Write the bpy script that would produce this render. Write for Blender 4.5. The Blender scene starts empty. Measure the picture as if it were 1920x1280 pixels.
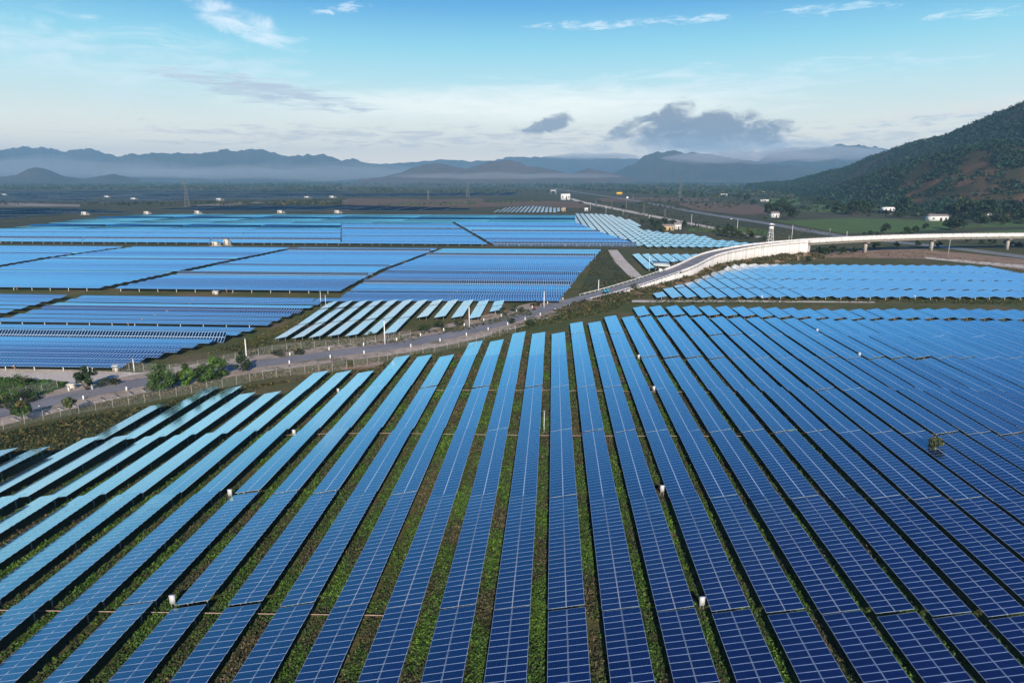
import bpy, math, random
import numpy as np
from mathutils import Matrix, Vector, Euler, noise as mnoise

random.seed(7)
rng = np.random.default_rng(11)
SC = bpy.context.scene
COL = SC.collection
R = math.radians

# ------------------------------------------------------------------ camera, sky, sun, exposure
CAM_H, PITCH, FPX = 47.0, R(13.44), 1280.0
cam_d = bpy.data.cameras.new("camera")
cam = bpy.data.objects.new("camera", cam_d)
COL.objects.link(cam)
cam.location = (0, 0, CAM_H)
cam.rotation_euler = (R(90) - PITCH, 0, 0)
cam_d.sensor_width, cam_d.lens = 36.0, 24.0
cam_d.clip_start, cam_d.clip_end = 1.0, 90000.0
SC.camera = cam
SC.view_settings.view_transform = 'Standard'
SC.view_settings.look = 'None'
SC.view_settings.exposure = 0.42
SC.view_settings.gamma = 1.0
cy = SC.cycles
cy.max_bounces, cy.diffuse_bounces, cy.glossy_bounces = 4, 2, 2
cy.transparent_max_bounces, cy.volume_bounces = 12, 0
cy.caustics_reflective = cy.caustics_refractive = False
cy.use_denoising = True

SUN_EL, SUN_AZ = R(25), R(175)          # azimuth clockwise from +Y: behind the camera, to its right
world = bpy.data.worlds.new("World")
SC.world = world
world.use_nodes = True
world.cycles.sampling_method = 'MANUAL'
world.cycles.sample_map_resolution = 512


def build_world():
    nt = world.node_tree
    N, L = nt.nodes, nt.links
    N.clear()
    out = N.new('ShaderNodeOutputWorld')
    bg = N.new('ShaderNodeBackground')
    bg.inputs['Strength'].default_value = 0.1
    L.new(bg.outputs[0], out.inputs[0])
    sky = N.new('ShaderNodeTexSky')
    sky.sky_type = 'NISHITA'
    sky.sun_disc = False
    sky.sun_elevation = SUN_EL
    sky.sun_rotation = SUN_AZ
    tc = N.new('ShaderNodeTexCoord')
    sep = N.new('ShaderNodeSeparateXYZ')
    L.new(tc.outputs['Generated'], sep.inputs[0])

    def M(op, a, b=None, c=None):
        n = N.new('ShaderNodeMath'); n.operation = op
        for i, v in enumerate((a, b, c)):
            if v is None: continue
            if isinstance(v, (int, float)): n.inputs[i].default_value = v
            else: L.new(v, n.inputs[i])
        return n.outputs[0]

    def sstep(a, b, x):
        n = N.new('ShaderNodeMapRange'); n.interpolation_type = 'SMOOTHSTEP'
        n.inputs['From Min'].default_value = a; n.inputs['From Max'].default_value = b
        L.new(x, n.inputs['Value']); return n.outputs[0]

    def mix(f, a, b):
        n = N.new('ShaderNodeMix'); n.data_type = 'RGBA'
        for sock, v in ((n.inputs[0], f), (n.inputs[6], a), (n.inputs[7], b)):
            if isinstance(v, tuple): sock.default_value = v
            elif isinstance(v, (int, float)): sock.default_value = v
            else: L.new(v, sock)
        return n.outputs[2]

    x, y, z = sep.outputs
    el = M('ARCSINE', z)
    az = M('ARCTAN2', x, y)
    # elevation grading of the sky (values x10: background strength is 0.1)
    ramp = N.new('ShaderNodeValToRGB')
    stops = [(0.00, (15.5, 12.4, 9.0)), (0.03, (11.4, 10.3, 8.2)), (0.06, (6.8, 8.0, 7.5)), (0.083, (4.5, 7.1, 7.6)),
             (0.109, (2.6, 5.9, 7.2)), (0.142, (0.95, 3.5, 6.4)), (0.18, (0.90, 3.2, 6.2)), (0.27, (0.44, 2.1, 5.1)),
             (0.37, (0.13, 0.85, 3.4)), (0.52, (0.08, 0.34, 2.1)), (0.75, (0.08, 0.32, 1.6)), (1.00, (0.06, 0.30, 1.3))]
    cr = ramp.color_ramp
    while len(cr.elements) < len(stops): cr.elements.new(0.5)
    for e, (p, c) in zip(cr.elements, stops):
        e.position = p; e.color = (c[0], c[1], c[2], 1)
    L.new(M('MULTIPLY', el, 1 / R(90)), ramp.inputs[0])
    for e, (p, c) in zip(cr.elements, stops):
        pass
    base = mix(0.015, ramp.outputs[0], sky.outputs[0])
    # streaky high cirrus on a plane far above
    zz = M('ADD', M('MAXIMUM', z, 0.0), 0.06)
    comb = N.new('ShaderNodeCombineXYZ')
    L.new(M('DIVIDE', x, zz), comb.inputs[0]); L.new(M('DIVIDE', y, zz), comb.inputs[1])

    def noise(scale, det, rough, vec, dist=0.0, stretch=(1, 1, 1), rotz=0.0, loc=(0, 0, 0)):
        mp = N.new('ShaderNodeMapping'); L.new(vec, mp.inputs[0])
        mp.inputs['Scale'].default_value = stretch
        mp.inputs['Rotation'].default_value = (0, 0, rotz)
        mp.inputs['Location'].default_value = loc
        n = N.new('ShaderNodeTexNoise')
        n.inputs['Scale'].default_value = scale; n.inputs['Detail'].default_value = det
        n.inputs['Roughness'].default_value = rough; n.inputs['Distortion'].default_value = dist
        L.new(mp.outputs[0], n.inputs['Vector']); return n.outputs[0]

    c1 = noise(0.9, 8, 0.62, comb.outputs[0], 0.6, (0.55, 1.6, 1), R(12))
    c2 = noise(0.28, 4, 0.5, comb.outputs[0], 0.2, (0.6, 1.2, 1), R(8), (3, 1, 0))
    cir = M('MULTIPLY', sstep(0.50, 0.80, c1), sstep(0.46, 0.70, c2))
    base = mix(M('MULTIPLY', cir, 0.5), base, (8.6, 9.2, 9.6, 1))
    # azimuth / elevation noise space for the named low clouds
    ae = N.new('ShaderNodeCombineXYZ')
    L.new(az, ae.inputs[0]); L.new(el, ae.inputs[1])

    def pixdir(px, py):
        cx, cyv = (px - 960) / FPX, (640 - py) / FPX
        v = Vector((cx, math.cos(PITCH) + cyv * math.sin(PITCH), -math.sin(PITCH) + cyv * math.cos(PITCH))).normalized()
        return math.atan2(v.x, v.y), math.asin(v.z)

    def blob(cur, px, py, hw, hh, col, amount, nscale, lo, hi, stretch=(1, 3, 1), skew=0.0, gain=1.0, rotz=0.0, amp=1.9):
        a0, e0 = pixdir(px, py)
        wa, we = hw / 1316, hh / 1316
        da = M('SUBTRACT', az, a0)
        de = M('SUBTRACT', M('SUBTRACT', el, e0), M('MULTIPLY', da, skew))
        q = M('ADD', M('POWER', M('ABSOLUTE', M('DIVIDE', da, wa)), 2.0), M('POWER', M('ABSOLUTE', M('DIVIDE', de, we)), 2.0))
        m = M('SUBTRACT', 1.0, M('MINIMUM', q, 3.0))
        n = noise(nscale * 2.4, 10, 0.66, ae.outputs[0], 0.7, stretch, rotz, (px * .01, py * .01, 0))
        v = M('ADD', M('MULTIPLY', m, 0.30 * gain), M('MULTIPLY', M('SUBTRACT', n, 0.5), amp)); v = M('ADD', v, 0.42)
        return mix(M('MULTIPLY', sstep(lo, hi, v), amount), cur, col)

    base = blob(base, 260, 120, 330, 60, (7.0, 8.2, 8.8, 1), 0.55, 5, 0.35, 1.0, (1, 5, 1), -0.05)
    base = blob(base, 1250, 165, 480, 34, (7.6, 8.6, 9.0, 1), 0.55, 6, 0.40, 1.0, (1, 7, 1), 0.03)
    base = blob(base, 960, 202, 430, 30, (10.8, 10.7, 9.8, 1), 0.85, 4, 0.05, 1.15, (1, 6, 1), 0.0, 1.3, 0.0, 1.1)
    base = blob(base, 900, 258, 900, 26, (6.4, 6.2, 6.3, 1), 0.75, 9, 0.52, 0.95, (1, 7, 1))
    base = blob(base, 500, 172, 190, 24, (4.6, 5.3, 6.2, 1), 0.9, 7, 0.42, 0.95, (1.0, 11, 1), -0.13, 1.4, R(8))
    base = blob(base, 450, 42, 100, 24, (8.2, 8.8, 9.4, 1), 0.75, 7, 0.30, 1.05, (1, 2.6, 1), -0.28, 1.3)
    base = blob(base, 640, 18, 60, 9, (8.6, 9.0, 9.4, 1), 0.7, 14, 0.5, 0.95, (1, 3, 1), 0.15)
    base = blob(base, 1110, 48, 120, 9, (8.0, 8.8, 9.2, 1), 0.55, 14, 0.5, 0.95, (1, 5, 1))
    base = blob(base, 1290, 36, 110, 8, (8.0, 8.8, 9.2, 1), 0.55, 14, 0.5, 0.95, (1, 5, 1))
    base = blob(base, 1560, 16, 120, 10, (7.0, 8.4, 9.0, 1), 0.5, 14, 0.5, 0.95, (1, 5, 1))
    base = blob(base, 1850, 24, 110, 9, (7.6, 8.6, 9.0, 1), 0.5, 14, 0.5, 0.95, (1, 5, 1))
    base = blob(base, 1800, 208, 150, 11, (8.8, 8.2, 7.4, 1), 0.9, 12, 0.45, 0.8, (1, 6, 1), 0.08)
    base = blob(base, 1770, 224, 130, 9, (5.2, 5.6, 6.2, 1), 0.75, 14, 0.5, 0.9, (1, 5, 1), 0.05)
    base = blob(base, 1700, 255, 160, 12, (5.8, 6.2, 6.4, 1), 0.6, 14, 0.5, 0.95, (1, 6, 1), 0.05)
    g = (2.3, 2.6, 3.2, 1)
    base = blob(base, 1330, 280, 190, 26, (5.6, 5.9, 6.6, 1), 0.85, 9, 0.25, 0.75, (1, 2.5, 1))
    base = blob(base, 1028, 236, 60, 20, g, 0.88, 13, 0.46, 0.85, (1, 2.0, 1), 0.30, 1.5, R(-20), 1.5)
    base = blob(base, 1170, 243, 36, 20, g, 0.82, 14, 0.46, 0.85, (1, 1.8, 1), 0.5, 1.5, R(-20), 1.5)
    base = blob(base, 1248, 232, 66, 36, g, 0.95, 11, 0.40, 0.84, (1, 1.8, 1), 0.30, 1.6, R(-15), 1.45)
    base = blob(base, 1335, 245, 100, 36, g, 0.95, 11, 0.36, 0.82, (1, 2.0, 1), 0.08, 1.6, R(-10), 1.45)
    base = blob(base, 1440, 250, 50, 22, g, 0.92, 13, 0.42, 0.84, (1, 1.9, 1), 0.2, 1.6, R(-15), 1.45)
    base = blob(base, 1330, 268, 150, 14, (3.4, 3.7, 4.4, 1), 0.7, 9, 0.3, 0.95, (1, 2.5, 1), 0.0, 1.4, 0.0, 1.3)
    L.new(base, bg.inputs['Color'])


build_world()
sun_d = bpy.data.lights.new("sun", 'SUN')
sun_d.energy, sun_d.angle, sun_d.color = 4.6, R(0.6), (1.0, 0.88, 0.74)
sun = bpy.data.objects.new("sun", sun_d)
COL.objects.link(sun)
sd = Vector((math.sin(SUN_AZ) * math.cos(SUN_EL), math.cos(SUN_AZ) * math.cos(SUN_EL), math.sin(SUN_EL)))
sun.rotation_euler = sd.to_track_quat('Z', 'Y').to_euler()
sun.location = sd * 200

# ------------------------------------------------------------------ terrain and measuring
A = R(3.39)                              # bearing of the table rows, right of the view axis
CA, SA = math.cos(A), math.sin(A)


def S(a, b, x):
    t = np.clip((np.asarray(x, float) - a) / (b - a), 0, 1)
    return t * t * (3 - 2 * t)


def ground_z(x, y):
    dip = -4.0 * S(-20, -95, x) * S(60, 150, y) * (1 - S(215, 300, y))
    und = 0.22 * np.sin(np.asarray(x) * .061 + 1) * np.sin(np.asarray(y) * .047) * (1 - S(240, 300, y))
    return dip + und


def gz(x, y): return float(ground_z(x, y))


def ray(px, py):
    cx, cv = (px - 960) / FPX, (640 - py) / FPX
    return Vector((cx, math.cos(PITCH) + cv * math.sin(PITCH), -math.sin(PITCH) + cv * math.cos(PITCH)))


def at(px, py, h=0.0):
    """ground point seen at a pixel of the 1920x1280 photograph, h metres above the ground"""
    d = ray(px, py)
    z = h
    for _ in range(12):
        t = (z - CAM_H) / d.z
        z = gz(d.x * t, d.y * t) + h
    return Vector((d.x * t, d.y * t, z))


def far(px, py, dist):
    """point on the pixel's ray at a horizontal distance"""
    d = ray(px, py)
    t = dist / math.hypot(d.x, d.y)
    return Vector((d.x * t, d.y * t, CAM_H + d.z * t))


def pix(p):
    f = p[1] * math.cos(PITCH) - (p[2] - CAM_H) * math.sin(PITCH)
    u = p[1] * math.sin(PITCH) + (p[2] - CAM_H) * math.cos(PITCH)
    if f < 1: return (-9999, 9999, f)
    return (960 + FPX * p[0] / f, 640 - FPX * u / f, f)


def ws(p): return (p[0] * CA - p[1] * SA, p[0] * SA + p[1] * CA)
def xy(w, s): return (w * CA + s * SA, -w * SA + s * CA)


def inside(poly, w, s):
    c = False
    n = len(poly)
    for i in range(n):
        (x1, y1), (x2, y2) = poly[i], poly[i - 1]
        if (y1 > s) != (y2 > s) and w < (x2 - x1) * (s - y1) / (y2 - y1) + x1:
            c = not c
    return c


# ------------------------------------------------------------------ materials
def new_mat(name):
    m = bpy.data.materials.new(name)
    m.use_nodes = True
    nt = m.node_tree
    b = nt.nodes['Principled BSDF']
    return m, nt, b


def nz(nt, scale, det=4, rough=.55, space='pos', stretch=None, dist=0.0):
    if space == 'pos':
        src = nt.nodes.new('ShaderNodeNewGeometry').outputs['Position']
    else:
        src = nt.nodes.new('ShaderNodeTexCoord').outputs['Object']
    if stretch:
        mp = nt.nodes.new('ShaderNodeMapping'); mp.inputs['Scale'].default_value = stretch
        nt.links.new(src, mp.inputs[0]); src = mp.outputs[0]
    n = nt.nodes.new('ShaderNodeTexNoise')
    n.inputs['Scale'].default_value = scale; n.inputs['Detail'].default_value = det
    n.inputs['Roughness'].default_value = rough; n.inputs['Distortion'].default_value = dist
    nt.links.new(src, n.inputs['Vector'])
    return n.outputs[0]


def rampn(nt, fac, stops):
    r = nt.nodes.new('ShaderNodeValToRGB')
    cr = r.color_ramp
    while len(cr.elements) < len(stops): cr.elements.new(0.5)
    for e, (p, c) in zip(cr.elements, stops):
        e.position = p; e.color = (c[0], c[1], c[2], 1)
    nt.links.new(fac, r.inputs[0])
    return r.outputs[0]


def mixc(nt, f, a, b, mode='MIX'):
    n = nt.nodes.new('ShaderNodeMix'); n.data_type = 'RGBA'; n.blend_type = mode
    for sock, v in ((n.inputs[0], f), (n.inputs[6], a), (n.inputs[7], b)):
        if isinstance(v, tuple): sock.default_value = (v[0], v[1], v[2], 1)
        elif isinstance(v, (int, float)): sock.default_value = v
        else: nt.links.new(v, sock)
    return n.outputs[2]


def bump(nt, b, h, strength=.5, dist=.1):
    n = nt.nodes.new('ShaderNodeBump')
    n.inputs['Strength'].default_value = strength; n.inputs['Distance'].default_value = dist
    nt.links.new(h, n.inputs['Height']); nt.links.new(n.outputs[0], b.inputs['Normal'])


def mat_noise(name, stops, scale, rough=.85, fine=None, space='pos', bumpd=0.0, spec=.3, stretch=None):
    m, nt, b = new_mat(name)
    c = rampn(nt, nz(nt, scale, 7, .6, space, stretch), stops)
    if fine:
        f = nz(nt, fine, 4, .6, space)
        c = mixc(nt, .8, c, rampn(nt, f, [(.3, (.55, .55, .55)), (.7, (1.3, 1.3, 1.3))]), 'MULTIPLY')
        if bumpd: bump(nt, b, f, .6, bumpd)
    nt.links.new(c, b.inputs['Base Color'])
    b.inputs['Roughness'].default_value = rough
    b.inputs['Specular IOR Level'].default_value = spec
    return m


def mat_plain(name, col, rough=.6, metal=0.0, var=.12, scale=3.0):
    m, nt, b = new_mat(name)
    f = nz(nt, scale, 5, .6, 'obj')
    lo = tuple(c * (1 - var) for c in col); hi = tuple(min(1, c * (1 + var)) for c in col)
    nt.links.new(rampn(nt, f, [(.3, lo), (.7, hi)]), b.inputs['Base Color'])
    b.inputs['Roughness'].default_value = rough
    b.inputs['Metallic'].default_value = metal
    return m


def mat_glass_panel(name, cells, gloss=(.58, .88, 1.0), mult=3.9, base=((.0014, .0012, .022), (.0034, .0042, .048))):
    """solar glass: dark blue cells under an anti-reflection coat; thin cell lines where the panel is near"""
    m, nt, b = new_mat(name)
    oi = nt.nodes.new('ShaderNodeObjectInfo')
    v = rampn(nt, oi.outputs['Random'], [(0, base[0]), (1, base[1])])
    dust = nz(nt, .35, 5, .6)
    v = mixc(nt, rampn(nt, dust, [(.45, (0, 0, 0)), (.8, (.10, .10, .10))]), v, (.012, .035, .07))
    if cells:
        tc = nt.nodes.new('ShaderNodeTexCoord'); sp = nt.nodes.new('ShaderNodeSeparateXYZ')
        nt.links.new(tc.outputs['Object'], sp.inputs[0])

        def M(op, a, bb):
            n = nt.nodes.new('ShaderNodeMath'); n.operation = op
            for i, q in enumerate((a, bb)):
                if isinstance(q, (int, float)): n.inputs[i].default_value = q
                else: nt.links.new(q, n.inputs[i])
            return n.outputs[0]
        fx = M('ABSOLUTE', M('SUBTRACT', M('FRACT', M('MULTIPLY', sp.outputs[0], 6.12), 0), .5), 0)
        fy = M('ABSOLUTE', M('SUBTRACT', M('FRACT', M('MULTIPLY', sp.outputs[1], 6.2), 0), .5), 0)
        ln = M('MAXIMUM', M('MULTIPLY', M('GREATER_THAN', fx, .44), .62), M('MULTIPLY', M('GREATER_THAN', fy, .45), .28))
        v = mixc(nt, ln, v, (.03, .10, .30))
    # blue anti-reflection coated glass: weak reflection face on, strong at grazing angles
    nt.links.new(v, b.inputs['Base Color'])
    b.inputs['Roughness'].default_value = .4
    b.inputs['Specular IOR Level'].default_value = 0.0
    fr = nt.nodes.new('ShaderNodeFresnel'); fr.inputs['IOR'].default_value = 1.33
    mu = nt.nodes.new('ShaderNodeMath'); mu.operation = 'MULTIPLY'; mu.use_clamp = True
    nt.links.new(fr.outputs[0], mu.inputs[0]); mu.inputs[1].default_value = mult
    gl = nt.nodes.new('ShaderNodeBsdfGlossy')
    gl.inputs['Color'].default_value = (*gloss, 1); gl.inputs['Roughness'].default_value = .12
    mx = nt.nodes.new('ShaderNodeMixShader')
    nt.links.new(mu.outputs[0], mx.inputs[0]); nt.links.new(b.outputs[0], mx.inputs[1]); nt.links.new(gl.outputs[0], mx.inputs[2])
    nt.links.new(mx.outputs[0], nt.nodes['Material Output'].inputs[0])
    return m


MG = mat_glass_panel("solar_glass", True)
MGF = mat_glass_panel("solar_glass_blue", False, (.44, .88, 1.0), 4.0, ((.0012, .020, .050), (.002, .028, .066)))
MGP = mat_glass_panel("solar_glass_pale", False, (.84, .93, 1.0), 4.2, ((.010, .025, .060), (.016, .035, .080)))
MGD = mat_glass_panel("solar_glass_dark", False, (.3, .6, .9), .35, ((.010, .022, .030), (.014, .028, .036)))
MFR = mat_plain("panel_frame", (.44, .58, .76), .35, .0, .05)
MST = mat_plain("galvanised_steel", (.20, .21, .22), .6, .0)
MBACK = mat_plain("panel_back", (.10, .11, .13), .7)
MWHITE = mat_plain("white_paint", (.78, .78, .76), .5, 0, .06)
MCONC = mat_noise("concrete", [(.3, (.34, .31, .27)), (.7, (.52, .48, .43))], .8, .85, 6, 'obj')
MWALL = mat_noise("white_concrete", [(.28, (.42, .37, .32)), (.45, (.70, .66, .61)), (.62, (.80, .77, .72))], .55, .8, 2.5, 'obj', 0, .3, (1, 1, .12))
def mat_seamed(name, pitch):
    m = mat_noise(name, [(.26, (.46, .42, .38)), (.42, (.72, .69, .65)), (.62, (.82, .80, .77))], .6, .7, 2.2, 'obj', 0, .3, (1, 1, .10))
    nt = m.node_tree; b = nt.nodes['Principled BSDF']
    src = b.inputs['Base Color'].links[0].from_socket
    geo = nt.nodes.new('ShaderNodeNewGeometry')
    dp = nt.nodes.new('ShaderNodeVectorMath'); dp.operation = 'DOT_PRODUCT'
    dp.inputs[1].default_value = (.86 / pitch, .5 / pitch, 0)
    nt.links.new(geo.outputs['Position'], dp.inputs[0])
    fr = nt.nodes.new('ShaderNodeMath'); fr.operation = 'FRACT'; nt.links.new(dp.outputs['Value'], fr.inputs[0])
    lt = nt.nodes.new('ShaderNodeMath'); lt.operation = 'LESS_THAN'; nt.links.new(fr.outputs[0], lt.inputs[0]); lt.inputs[1].default_value = .16 / pitch
    nt.links.new(mixc(nt, lt.outputs[0], src, (.16, .15, .14)), b.inputs['Base Color'])
    return m


MPARA = mat_seamed("parapet_concrete", 6.0)
MWALLS = mat_seamed("wall_concrete", 4.0)
MASPH = mat_noise("asphalt", [(.3, (.17, .17, .185)), (.7, (.27, .265, .275))], .12, .85, 5)
MHIGH = mat_noise("highway_asphalt", [(.3, (.15, .16, .18)), (.7, (.22, .23, .25))], .05, .8, 2)
MSAND = mat_noise("pale_sand", [(.3, (.44, .38, .32)), (.7, (.66, .60, .53))], .12, .95, 1.5)
MDIRT = mat_noise("red_dirt", [(.3, (.17, .10, .065)), (.55, (.32, .22, .15)), (.8, (.16, .125, .075))], .11, .95, 1.4)
MRIVER = mat_noise("river_sand", [(.35, (.04, .05, .025)), (.46, (.20, .175, .15)), (.58, (.34, .31, .28)), (.66, (.06, .07, .035))], .016, .95, .12, "pos", 0, .2, (.5, 1.6, 1))
MVERGE = mat_noise("verge_dirt", [(.3, (.30, .235, .18)), (.5, (.42, .34, .275)), (.62, (.16, .14, .08)), (.75, (.34, .28, .22))], .14, .95, 1.6)
MDIRTF = mat_noise("brown_field", [(.3, (.10, .065, .045)), (.55, (.17, .115, .08)), (.75, (.08, .08, .04))], .02, .95, .25, 'pos', 0, .2, (1, 3, 1))
MPADDY = mat_noise("paddy_green", [(.3, (.060, .105, .025)), (.6, (.100, .160, .035)), (.8, (.15, .17, .06))], .03, .9, .35, 'pos', 0, .2, (1, 4, 1))
MGRASSF = mat_noise("rough_grass", [(.3, (.028, .04, .014)), (.5, (.05, .06, .02)), (.7, (.085, .075, .035))], .07, .95, 1.2)
MTRUNK = mat_noise("bark", [(.3, (.06, .045, .03)), (.7, (.13, .10, .07))], 2, .9, 8, 'obj')
MYEL = mat_plain("yellow_sign", (.75, .42, .02), .5)
MBLUE = mat_plain("blue_paint", (.05, .30, .45), .4)
MBLACK = mat_plain("black_rubber", (.02, .02, .02), .8)
MRED = mat_plain("red_shirt", (.30, .04, .04), .8)
MSKIN = mat_plain("skin", (.30, .17, .11), .6)
MJEAN = mat_plain("dark_trousers", (.03, .035, .06), .8)
MROOF = mat_plain("rusty_roof", (.33, .27, .24), .7)
MYWALL = mat_plain("ochre_wall", (.55, .40, .22), .8)
MCREAM = mat_plain("cream_paint", (.58, .55, .48), .6)
MDARK = mat_plain("dark_opening", (.03, .03, .035), .8)
MROCK = mat_noise("grey_rock", [(.3, (.12, .11, .11)), (.7, (.36, .34, .33))], .9, .9, 4)
MPIPE = mat_plain("pink_conduit", (.42, .30, .24), .6)


def mat_ground():
    m, nt, b = new_mat("ground_soil")
    c = rampn(nt, nz(nt, .035, 8, .62), [(.30, (.17, .12, .075)), (.45, (.115, .105, .042)), (.58, (.065, .088, .022)), (.72, (.15, .115, .06))])
    c2 = rampn(nt, nz(nt, .0075, 9, .66, 'pos', (.6, 1.6, 1)), [(.35, (.024, .042, .020)), (.47, (.085, .080, .042)), (.56, (.034, .052, .022)), (.66, (.15, .115, .075)), (.75, (.04, .058, .024))])
    geo = nt.nodes.new('ShaderNodeNewGeometry'); sp = nt.nodes.new('ShaderNodeSeparateXYZ')
    nt.links.new(geo.outputs['Position'], sp.inputs[0])
    mr = nt.nodes.new('ShaderNodeMapRange')
    mr.inputs['From Min'].default_value = 300; mr.inputs['From Max'].default_value = 650
    nt.links.new(sp.outputs[1], mr.inputs['Value'])
    c = mixc(nt, mr.outputs[0], c, c2)
    f = nz(nt, 1.7, 5, .65)
    c = mixc(nt, .85, c, rampn(nt, f, [(.3, (.5, .5, .5)), (.7, (1.35, 1.35, 1.35))]), 'MULTIPLY')
    bump(nt, b, f, .7, .25)
    nt.links.new(c, b.inputs['Base Color'])
    b.inputs['Roughness'].default_value = .95
    b.inputs['Specular IOR Level'].default_value = .2
    return m


MGROUND = mat_ground()


def mat_leaf(name, sat=1.0):
    m, nt, b = new_mat(name)
    at_ = nt.nodes.new('ShaderNodeAttribute'); at_.attribute_name = 'tint'
    f = nz(nt, 1.1, 3, .6)
    c = mixc(nt, .7, at_.outputs['Color'], rampn(nt, f, [(.3, (.6, .6, .6)), (.7, (1.35, 1.3, 1.2))]), 'MULTIPLY')
    nt.links.new(c, b.inputs['Base Color'])
    b.inputs['Roughness'].default_value = .65
    b.inputs['Specular IOR Level'].default_value = .25
    return m


MLEAF = mat_leaf("leaf")


def mat_mountain(name, stops, scale):
    m, nt, b = new_mat(name)
    c = rampn(nt, nz(nt, scale, 9, .62), stops)
    nt.links.new(c, b.inputs['Base Color'])
    b.inputs['Roughness'].default_value = 1.0
    b.inputs['Specular IOR Level'].default_value = .1
    return m


MMOUNT = mat_mountain("mountain_rock", [(.3, (.03, .035, .02)), (.5, (.055, .05, .03)), (.7, (.09, .06, .04))], .004)
MMOUNTR = mat_mountain("mountain_bare", [(.3, (.06, .05, .03)), (.5, (.12, .075, .05)), (.7, (.06, .06, .03))], .004)
MHILL = mat_mountain("hill_soil", [(.30, (.030, .036, .016)), (.48, (.055, .050, .026)), (.58, (.13, .075, .045)), (.66, (.20, .115, .07)), (.78, (.06, .05, .03))], .011)


def mat_chain():
    m, nt, b = new_mat("chain_link")
    b.inputs['Base Color'].default_value = (.80, .80, .78, 1)
    b.inputs['Roughness'].default_value = .6
    tc = nt.nodes.new('ShaderNodeNewGeometry'); sp = nt.nodes.new('ShaderNodeSeparateXYZ')
    nt.links.new(tc.outputs['Position'], sp.inputs[0])

    def M(op, a, bb):
        n = nt.nodes.new('ShaderNodeMath'); n.operation = op
        for i, q in enumerate((a, bb)):
            if isinstance(q, (int, float)): n.inputs[i].default_value = q
            else: nt.links.new(q, n.inputs[i])
        return n.outputs[0]
    hx = M('ADD', sp.outputs[0], sp.outputs[1])
    u = M('FRACT', M('MULTIPLY', M('ADD', hx, sp.outputs[2]), 12), 0)
    v = M('FRACT', M('MULTIPLY', M('SUBTRACT', hx, sp.outputs[2]), 12), 0)
    a = M('MAXIMUM', M('LESS_THAN', u, .03), M('LESS_THAN', v, .03))
    nt.links.new(a, b.inputs['Alpha'])
    return m


MCHAIN = mat_chain()


# ------------------------------------------------------------------ mesh building
class Geo:
    def __init__(self):
        self.v, self.f, self.m, self.t = [], [], [], []
        self.n = 0

    def add(self, verts, faces, mi=0, tint=None):
        verts = np.asarray(verts, float).reshape(-1, 3); faces = np.asarray(faces, int)
        self.v.append(verts); self.f.append(faces + self.n)
        self.m.append(np.full(len(faces), mi, int) if np.isscalar(mi) else np.asarray(mi, int))
        if tint is not None: self.t.append(np.asarray(tint, float))
        self.n += len(verts)
        return self

    def box(self, c, s, mi=0, rotz=0.0, taper=1.0):
        x, y, z = (q / 2 for q in s)
        vs = []
        for dz, k in ((-z, 1), (z, taper)):
            for dx, dy in ((-x, -y), (x, -y), (x, y), (-x, y)):
                px, py = dx * k, dy * k
                vs.append((c[0] + px * math.cos(rotz) - py * math.sin(rotz), c[1] + px * math.sin(rotz) + py * math.cos(rotz), c[2] + dz))
        return self.add(vs, [(3, 2, 1, 0), (4, 5, 6, 7), (0, 1, 5, 4), (1, 2, 6, 5), (2, 3, 7, 6), (3, 0, 4, 7)], mi)

    def tube(self, p, q, r1, r2=None, n=6, mi=0):
        r2 = r1 if r2 is None else r2
        p, q = Vector(p), Vector(q)
        d = (q - p)
        if d.length < 1e-6: return self
        qt = d.to_track_quat('Z', 'Y').to_matrix()
        vs = []
        for o, r in ((p, r1), (q, r2)):
            for i in range(n):
                a = 2 * math.pi * i / n
                vs.append(o + qt @ Vector((r * math.cos(a), r * math.sin(a), 0)))
        fs = [(i, (i + 1) % n, n + (i + 1) % n, n + i) for i in range(n)]
        self.add([tuple(v) for v in vs], fs, mi)
        for b0, rev in ((0, True), (n, False)):        # caps
            for i in range(1, n - 1, 2):
                q4 = [b0, b0 + i, b0 + i + 1, b0 + min(i + 2, n - 1)]
                if q4[2] == q4[3]: q4 = [b0, b0 + i, b0 + i + 1, b0 + i + 1]
                self._cap(q4, rev, mi)
        return self

    def _cap(self, q4, rev, mi):
        base = self.n - len(self.v[-1])
        idx = [base + i for i in (q4[::-1] if rev else q4)]
        if len(set(idx)) < 4: return
        self.f.append(np.array([idx], int)); self.m.append(np.array([mi]))

    def mesh(self, name, mats):
        me = bpy.data.meshes.new(name)
        if not self.v: return me
        V = np.concatenate(self.v)
        F = np.concatenate([f.reshape(-1, 4) for f in self.f])
        Mi = np.concatenate(self.m)
        me.vertices.add(len(V)); me.vertices.foreach_set('co', V.astype(np.float32).ravel())
        me.loops.add(F.size); me.loops.foreach_set('vertex_index', F.astype(np.int32).ravel())
        me.polygons.add(len(F))
        me.polygons.foreach_set('loop_start', np.arange(0, F.size, 4, dtype=np.int32))
        me.polygons.foreach_set('material_index', Mi.astype(np.int32))
        for mm in mats: me.materials.append(mm)
        if self.t:
            T = np.concatenate(self.t)
            a = me.color_attributes.new('tint', 'FLOAT_COLOR', 'POINT')
            a.data.foreach_set('color', np.c_[T, np.ones(len(T))].astype(np.float32).ravel())
        me.update(calc_edges=True)
        me.validate()
        return me

    def obj(self, name, mats, parent=None, smooth=False):
        me = self.mesh(name, mats if isinstance(mats, (list, tuple)) else [mats])
        if smooth: me.shade_smooth()
        return link(name, me, parent)


def link(name, data, parent=None):
    o = bpy.data.objects.new(name, data)
    COL.objects.link(o)
    if parent: o.parent = parent
    return o


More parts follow.
